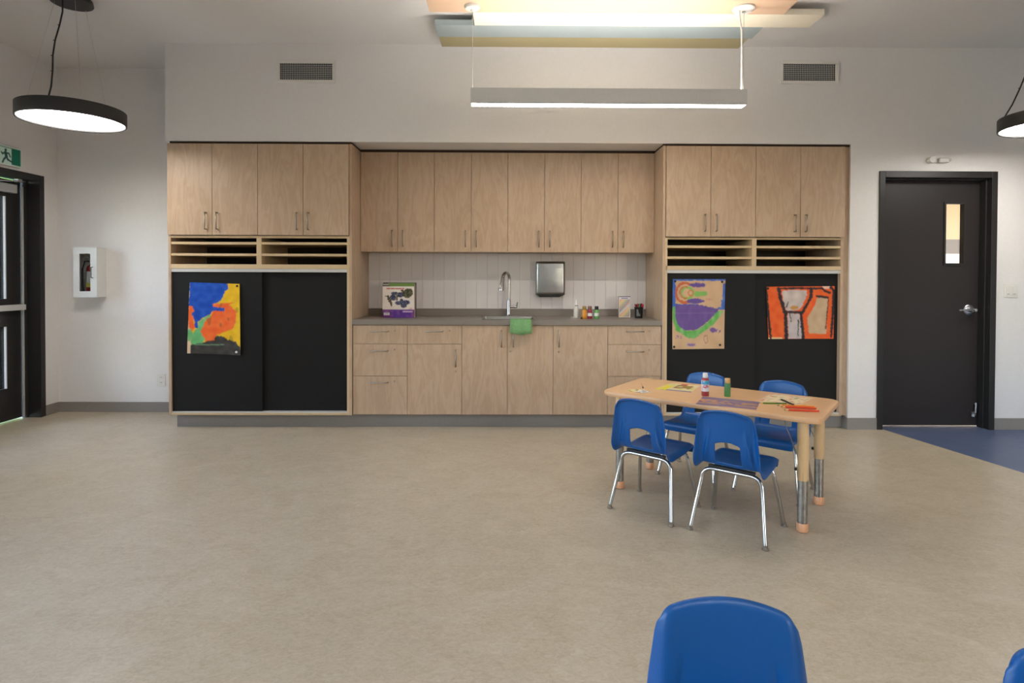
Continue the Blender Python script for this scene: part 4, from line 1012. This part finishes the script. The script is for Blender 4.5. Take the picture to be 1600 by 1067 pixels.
paint_grid('pictogram', er, lambda u, v: (XW+.0358, sy0+.003+(sy1-sy0-.006)*u, sz1-.003-(sz1-sz0-.006)*v), 120, 56, exits, thick=0)

# ------------------------------------------------------------------ children's table
TAX = Vector((.79601, -.60528, 0)); TAY = Vector((.60528, .79601, 0)); TANG = math.radians(-37.249)
TC = Vector((1.232, -1.575, 0))+TAX*(-.018)+TAY*.044
TZ = .600
tr_ = root('activity_table', TC, 'low maple-topped activity table with height-adjustable steel legs', 'table', None, TANG, True)
def top_prism(x, y, r0, layers):
    vs, fs = [], []; n = None
    for (ins, z) in layers:
        p = rrect(-x+ins, x-ins, -y+ins, y-ins, r0-ins, 7); n = len(p); vs += [(a, b, z) for a, b in p]
    for j in range(len(layers)-1):
        for i in range(n): fs.append((j*n+i, j*n+(i+1) % n, (j+1)*n+(i+1) % n, (j+1)*n+i))
    fs.append(tuple(reversed(range(n)))); fs.append(tuple(range((len(layers)-1)*n, len(layers)*n)))
    return MB().add(vs, fs)
build(top_prism(.610, .305, .07, [(.012, TZ-.030), (.003, TZ-.027), (0, TZ-.020), (0, TZ-.006), (.002, TZ-.002)]), 'edge_band', 'table_edge', tr_, smooth=True)
build(top_prism(.608, .303, .068, [(0, TZ-.0025), (.001, TZ-.0005), (.003, TZ)]), 'table_top', 'table_laminate', tr_, smooth=True)
for sx_ in (-1, 1):
    for sy_ in (-1, 1):
        c = (sx_*.514, sy_*.229, 0)
        lg = build(MB().lathe([(.027, .265), (.0275, .268), (.0275, TZ-.031)], c, 20), 'leg', 'leg_tan', tr_, smooth=True)
        build(MB().lathe([(.0245, .04), (.0245, .27)], c, 20), 'leg_insert', 'tube_steel', lg, smooth=True)
        build(MB().lathe([(.022, 0), (.027, .004), (.0285, .012), (.0285, .042), (.026, .046)], c, 20), 'foot', 'foot_peach', lg, smooth=True)
        build(MB().tube([(c[0]-sx_*.026, c[1], .38), (c[0]-sx_*.10, c[1]-sy_*.02, TZ-.033)], .0026, 8), 'brace', 'tube_steel', lg, smooth=True)
        build(MB().lathe([(.008, -.012), (.008, 0)], (c[0]-sx_*.027, c[1], .315), 10, 'x'), 'knob', 'cap_black', lg, smooth=True)
# ---- on the table
def ont(px, py, dz=0.0): return at(px, py, 2, TZ+dz)
def sheet(name, quad, colf, nx, ny, label):
    P = [ont(x, y, .0006) for x, y in quad]
    o = paint_grid(name, None, lambda u, v: (P[0]*(1-u)+P[1]*u)*(1-v)+(P[3]*(1-u)+P[2]*u)*v, nx, ny, colf, 'poster_paint', .0)
    so = o.modifiers.new('thickness', 'SOLIDIFY'); so.thickness = .0005; so.offset = -1
    return tag(o, label, 'painting')
def sh1(u, v):
    b = nz(u, v, 7, 1)
    if u < .30 and v > .25 and b > -.3: return (232, 214, 50)
    if .35 < u < .85 and .18 < v < .72 and nz(u, v, 5, 4) > -.18: return (132, 140, 60) if nz(u, v, 11, 2) > -.1 else (170, 84, 50)
    if .36 < u < .62 and v < .24 and b > -.2: return (196, 76, 50)
    if v > .90: return (120, 112, 150)
    if b > .25: return (206, 200, 110)
    return (226, 212, 168)
sheet('painted_sheet', [(1047.5, 598.6), (1094, 602.2), (1079.5, 612.8), (1023, 607.5)], sh1, 46, 34, 'yellow and green painted sheet lying on the activity table')
def sh2(u, v):
    b = nz(u, v, 8, 1)
    if v > .28 and v < .80 and nz(u*1.6, v, 6, 6) > .02: return mixc((204, 140, 98), (196, 150, 90), .5+b)
    if v > .45 and v < .85 and nz(u*2, v, 7, 9) > .3: return (84, 66, 110)
    return mixc((134, 108, 138), (120, 112, 140), .5+b)
sheet('painted_sheet', [(1098, 619.3), (1187.5, 628), (1181.6, 640), (1087, 631)], sh2, 50, 36, 'purple and orange painted sheet lying at the table edge')
def sh3(u, v):
    b = nz(u, v, 9, 3)
    if b > .34: return (206, 118, 92)
    if nz(u, v, 8, 7) > .36: return (150, 166, 110)
    if nz(u, v, 8, 12) > .40: return (176, 150, 160)
    if .4 < u < .8 and .5 < v < .75 and nz(u, v, 18, 5) > .25: return (90, 100, 84)
    return (226, 206, 168)
sheet('painted_sheet', [(1204.5, 615), (1270.6, 622), (1248.7, 632.3), (1184.4, 627.2)], sh3, 46, 34, 'cream sheet with a sketchy drawing under the pencils')
# cut paper scraps with a brush
def scraps(u, v):
    b = nz(u, v, 7, 3); c_ = nz(u, v, 9, 11)
    if c_ > .32: return (40, 36, 40)
    if u < .45 and b > -.1: return (230, 210, 110)
    if b > .2: return (150, 158, 170)
    if b < -.28: return (222, 176, 96)
    return (234, 226, 220)
pcx = ont(998.5, 611, .001)
mbv, mbf = [], []; nr, na = 8, 40
for j in range(nr+1):
    for k in range(na):
        a = 2*math.pi*k/na; rr = .072*(1+.30*noise.noise(Vector((math.cos(a)*2, math.sin(a)*2, 5))))*j/nr
        mbv.append(tuple(pcx+TAX*rr*math.cos(a)*1.05+TAY*rr*math.sin(a)*.62+Vector((0, 0, .004*max(0, noise.noise(Vector((j*.6, k*.4, 2))))*j/nr))))
for j in range(nr):
    for k in range(na): mbf.append((j*na+k, (j+1)*na+k, (j+1)*na+(k+1) % na, j*na+(k+1) % na))
o = build(MB().add(mbv, mbf), 'paint_palette', 'print')
ca = o.data.color_attributes.new('paint', 'FLOAT_COLOR', 'POINT')
cc = np.ones((len(mbv), 4), dtype=np.float32)
for i in range(len(mbv)):
    j, k = divmod(i, na); a = 2*math.pi*k/na
    cc[i, :3] = s2l(scraps(.5+.5*j/nr*math.cos(a), .5+.5*j/nr*math.sin(a)))
ca.data.foreach_set('color', cc.ravel())
so = o.modifiers.new('thickness', 'SOLIDIFY'); so.thickness = .0012; so.offset = 1
tag(o, 'paper palette with yellow, white and black paint dabs on the table', 'palette')
p0_, p1_ = ont(1005, 606.5, .004), ont(1002, 599, .008)
r_ = root('paint_brush', p0_, 'thin paint brush with dark tip resting on the paper palette', 'brush')
build(MB().tube([p0_.lerp(p1_, .3), p1_], [.0032, .002], 8), 'shaft', 'brush_handle', r_, smooth=True)
build(MB().tube([p0_, p0_.lerp(p1_, .12), p0_.lerp(p1_, .3)], [.001, .005, .0035], 8), 'bristles', 'cap_black', r_, smooth=True)
# bottles on the table
b_ = ont(1101.8, 618.3); k_ = (b_.y+CAM_D)/FPX
lathe_thing('paint_bottle', b_, [('bottle', 'bottle_red', [(5.2*k_, 0), (5.6*k_, .003), (5.7*k_, 22.8*k_), (5.3*k_, 27*k_), (4*k_, 28.6*k_)]),
                                 ('label', 'label_white', [(5.85*k_, 7.6*k_), (5.85*k_, 24.5*k_)]), ('cap', 'cap_white', [(4.0*k_, 28.6*k_), (4.1*k_, 29*k_), (3.9*k_, 35*k_), (3.3*k_, 36*k_)])],
            'red paint bottle with white cap and label on the table', 'bottle')
rb = [o for o in bpy.data.objects if o.name.startswith('paint_bottle') and o.parent is None][-1]
def lab(u, v): return (60, 150, 190) if v < .36 and nz(u, v, 6) > -.45 else ((178, 70, 96) if ((u-.45)/.32)**2+((v-.55)/.16)**2 < 1 and nz(u, v, 9, 2) > -.25 else (208, 170, 180) if nz(u, v, 5, 4) > .1 else (216, 214, 214))
paint_grid('label_print', rb, lambda u, v: (b_.x+6.0*k_*math.sin((u-.5)*2.6), b_.y-6.0*k_*math.cos((u-.5)*2.6), b_.z+(24-16*v)*k_), 24, 30, lab, thick=0)
b_ = ont(1136.6, 619.2); k_ = (b_.y+CAM_D)/FPX
lathe_thing('paint_bottle', b_, [('bottle', 'bottle_green', [(4.6*k_, 0), (4.9*k_, .003), (4.9*k_, 19*k_), (4.4*k_, 20.8*k_), (3.8*k_, 21.2*k_)]), ('cap', 'cap_cork', [(4.0*k_, 21.2*k_), (4.2*k_, 21.6*k_), (4.2*k_, 28*k_), (3.8*k_, 28.6*k_)])],
            'green paint bottle with tan cap on the table', 'bottle')
# pencils
def pencil(pa, pb, rad, mat, label, tip=True):
    a, b = ont(*pa, rad), ont(*pb, rad)
    lift = rad+.0004-(a.z-TZ)
    r_ = root('pencil', (a+b)/2, label, 'pencil', 'pencils on the activity table')
    build(MB().tube([a.lerp(b, .13), b], rad, 6), 'barrel', mat, r_)
    build(MB().tube([a.lerp(b, .05), a.lerp(b, .13)], [rad*.45, rad*.95], 8), 'sharpened_tip', 'wood_tip', r_, smooth=True)
    build(MB().tube([a, a.lerp(b, .05)], [rad*.1, rad*.45], 8), 'lead', 'lead' if 'red' in label or 'orange' in label else mat, r_, smooth=True)
pencil((1186.5, 629.5), (1229, 630.5), .0042, 'pencil_green', 'green pencil lying along the edge of the cream sheet')
pencil((1218.2, 623), (1240, 632.3), .0048, 'cap_black', 'black pencil lying across the cream sheet')
pencil((1214, 633.2), (1272, 635.5), .0056, 'pencil_orange', 'thick orange pencil on the table beside two red ones')
pencil((1219.5, 635.5), (1275.5, 638.0), .0056, 'pencil_red', 'thick red pencil lying between the orange and the other red one')
pencil((1224.5, 640.2), (1279.5, 642.3), .0056, 'pencil_red', 'thick red pencil lying nearest the rounded table corner')

# ------------------------------------------------------------------ chairs
def catmull(pts, n):
    P = [np.array(p, dtype=float) for p in pts]; P = [2*P[0]-P[1]]+P+[2*P[-1]-P[-2]]
    out = []; segs = len(P)-3
    for s in range(n+1):
        t = s/n*segs; i = min(int(t), segs-1); t -= i
        a, b, c, d = P[i:i+4]
        out.append(.5*((2*b)+(-a+c)*t+(2*a-5*b+4*c-d)*t*t+(-a+3*b-3*c+d)*t**3))
    return out
def make_chair(label, group):
    r_ = root('school_chair', (0, 0, 0), label, 'chair', group, 0, True)
    # profile: y, z, half width, edge turn-down
    prof = [(.172, .304, .150, .004), (.181, .334, .154, .008), (.166, .352, .158, .012), (.110, .353, .164, .016), (.030, .346, .168, .018), (-.060, .346, .170, .022), (-.105, .350, .170, .030),
            (-.135, .362, .168, .042), (-.149, .392, .165, .046), (-.155, .430, .161, .040), (-.161, .480, .156, .033), (-.168, .540, .150, .026), (-.175, .595, .1445, .020), (-.179, .622, .1405, .018), (-.183, .635, .137, .014), (-.190, .640, .133, .008), (-.198, .636, .130, .004)]
    ns, nu = 64, 46
    C = catmull(prof, ns)
    vs, fs = [], []
    for j in range(ns+1):
        y, z, hw, eb_ = C[j]
        a, b = C[max(j-1, 0)], C[min(j+1, ns)]
        t = np.array([b[0]-a[0], b[1]-a[1]]); t = t/np.linalg.norm(t); n_ = np.array([-t[1], t[0]])
        wt = max(0, min(1, (z-.50)/.12)) if y < -.1 else 0
        bk = max(0, min(1, (z-.37)/.05)) if y < -.1 else 0
        for i in range(nu+1):
            u = -1+2*i/nu; au = abs(u)
            e = max(0, (au-.78)/.22)
            disp = eb_*e*e
            rib = .014*math.exp(-((au-.60-.10*max(0, min(1, (.50-z)/.10)))/.05)**2)*bk*max(0, min(1, (.56-z)/.12))
            conc = .014*bk*(1-u*u)              # hollow of the back
            dish = .008*(1-u*u)*(1-bk) if y < .14 else 0
            yy = y+n_[0]*(disp+rib)-conc
            zz_ = z+n_[1]*(disp)-dish-wt*(.026*au**2+.014*max(0, (au-.84)/.16)**2)
            if y < -.12 and au < .55:       # arched head and dipped foot of the hand hole
                q = (au/.41)**2
                zz_ -= .016*q*math.exp(-((z-.486)/.022)**2)
            vs.append((u*hw*(1-.012*e), yy, zz_))
    def hole(j, i):
        u = -1+2*(i+.5)/nu
        return C[j][0] < -.12 and .372 < (C[j][1]+C[j+1][1])/2 < .486 and abs(u) < .40
    for j in range(ns):
        for i in range(nu):
            if hole(j, i): continue
            fs.append((j*(nu+1)+i, j*(nu+1)+i+1, (j+1)*(nu+1)+i+1, (j+1)*(nu+1)+i))
    sh_ = build(MB().add(vs, fs), 'seat_shell', 'blue_plastic', r_, smooth=False)
    for p in sh_.data.polygons: p.use_smooth = True
    so = sh_.modifiers.new('thickness', 'SOLIDIFY'); so.thickness = .006; so.offset = -1
    sb_ = sh_.modifiers.new('smooth', 'SUBSURF'); sb_.levels = 1; sb_.render_levels = 1
    for sy_, ty, nm in ((-1, -.100, 'rear'), (1, .105, 'front')):
        zb_ = .316 if sy_ < 0 else .322
        for sx_ in (-1, 1):
            foot = Vector((sx_*.183, sy_*.168, .020)); knee = Vector((sx_*.150, ty*1.06, .262)); el = Vector((sx_*.146, ty, zb_)); inn = Vector((sx_*.088, ty, zb_))
            path = [foot, foot.lerp(knee, .5), knee]
            for k in range(1, 8):
                t = k/7; path.append(knee*(1-t)**2+el*2*t*(1-t)+inn*t*t)
            lg = build(MB().tube(path, .0105, 12), 'leg', 'chrome', r_, smooth=True)
            build(MB().lathe([(.013, 0), (.0165, .003), (.0165, .007), (.011, .013), (.0115, .024)], (foot.x+sx_*.002, foot.y+sy_*.003, 0), 16), 'glide', 'nickel', lg, smooth=True)
        build(MB().tube([(-.088, ty, zb_), (.088, ty, zb_)], .0105, 12), 'crossbar', 'chrome', r_, smooth=True)
        build(MB().box(-.115, .115, ty-.010, ty+.010, zb_+.009, .337), 'bracket', 'cap_black', r_)
    return r_
CH = [((.832, -1.712), (.660, .751), 'blue chair tucked at the table beside the paper palette, back to the sink'.replace(', back to the sink', ''), 'chairs at the activity table'),
      ((1.198, -1.982), (.630, .777), 'blue chair tucked at the table below the purple painted sheet', 'chairs at the activity table'),
      ((1.252, -1.128), (-.633, -.774), 'blue chair behind the red paint bottle, across the table', 'chairs at the activity table'),
      ((1.630, -1.440), (-.633, -.774), 'blue chair behind the cream drawing sheet, across the table', 'chairs at the activity table'),
      ((.424, -4.020), (-.12, -.99), 'blue chair standing alone on open floor, only its backrest showing', 'chairs on the open floor'),
      ((1.030, -4.165), (-.05, -.99), 'blue chair on open floor, only a corner of its backrest showing', 'chairs on the open floor')]
proto = None
for (pos, fwd, lab_, grp) in CH:
    if proto is None: proto = c = make_chair(lab_, grp)
    else: c = copy_tree(proto)
    c.location = (pos[0], pos[1], 0)
    c.rotation_euler = (0, 0, math.atan2(fwd[1], fwd[0])-math.pi/2)
    tag(c, lab_, 'chair', grp)
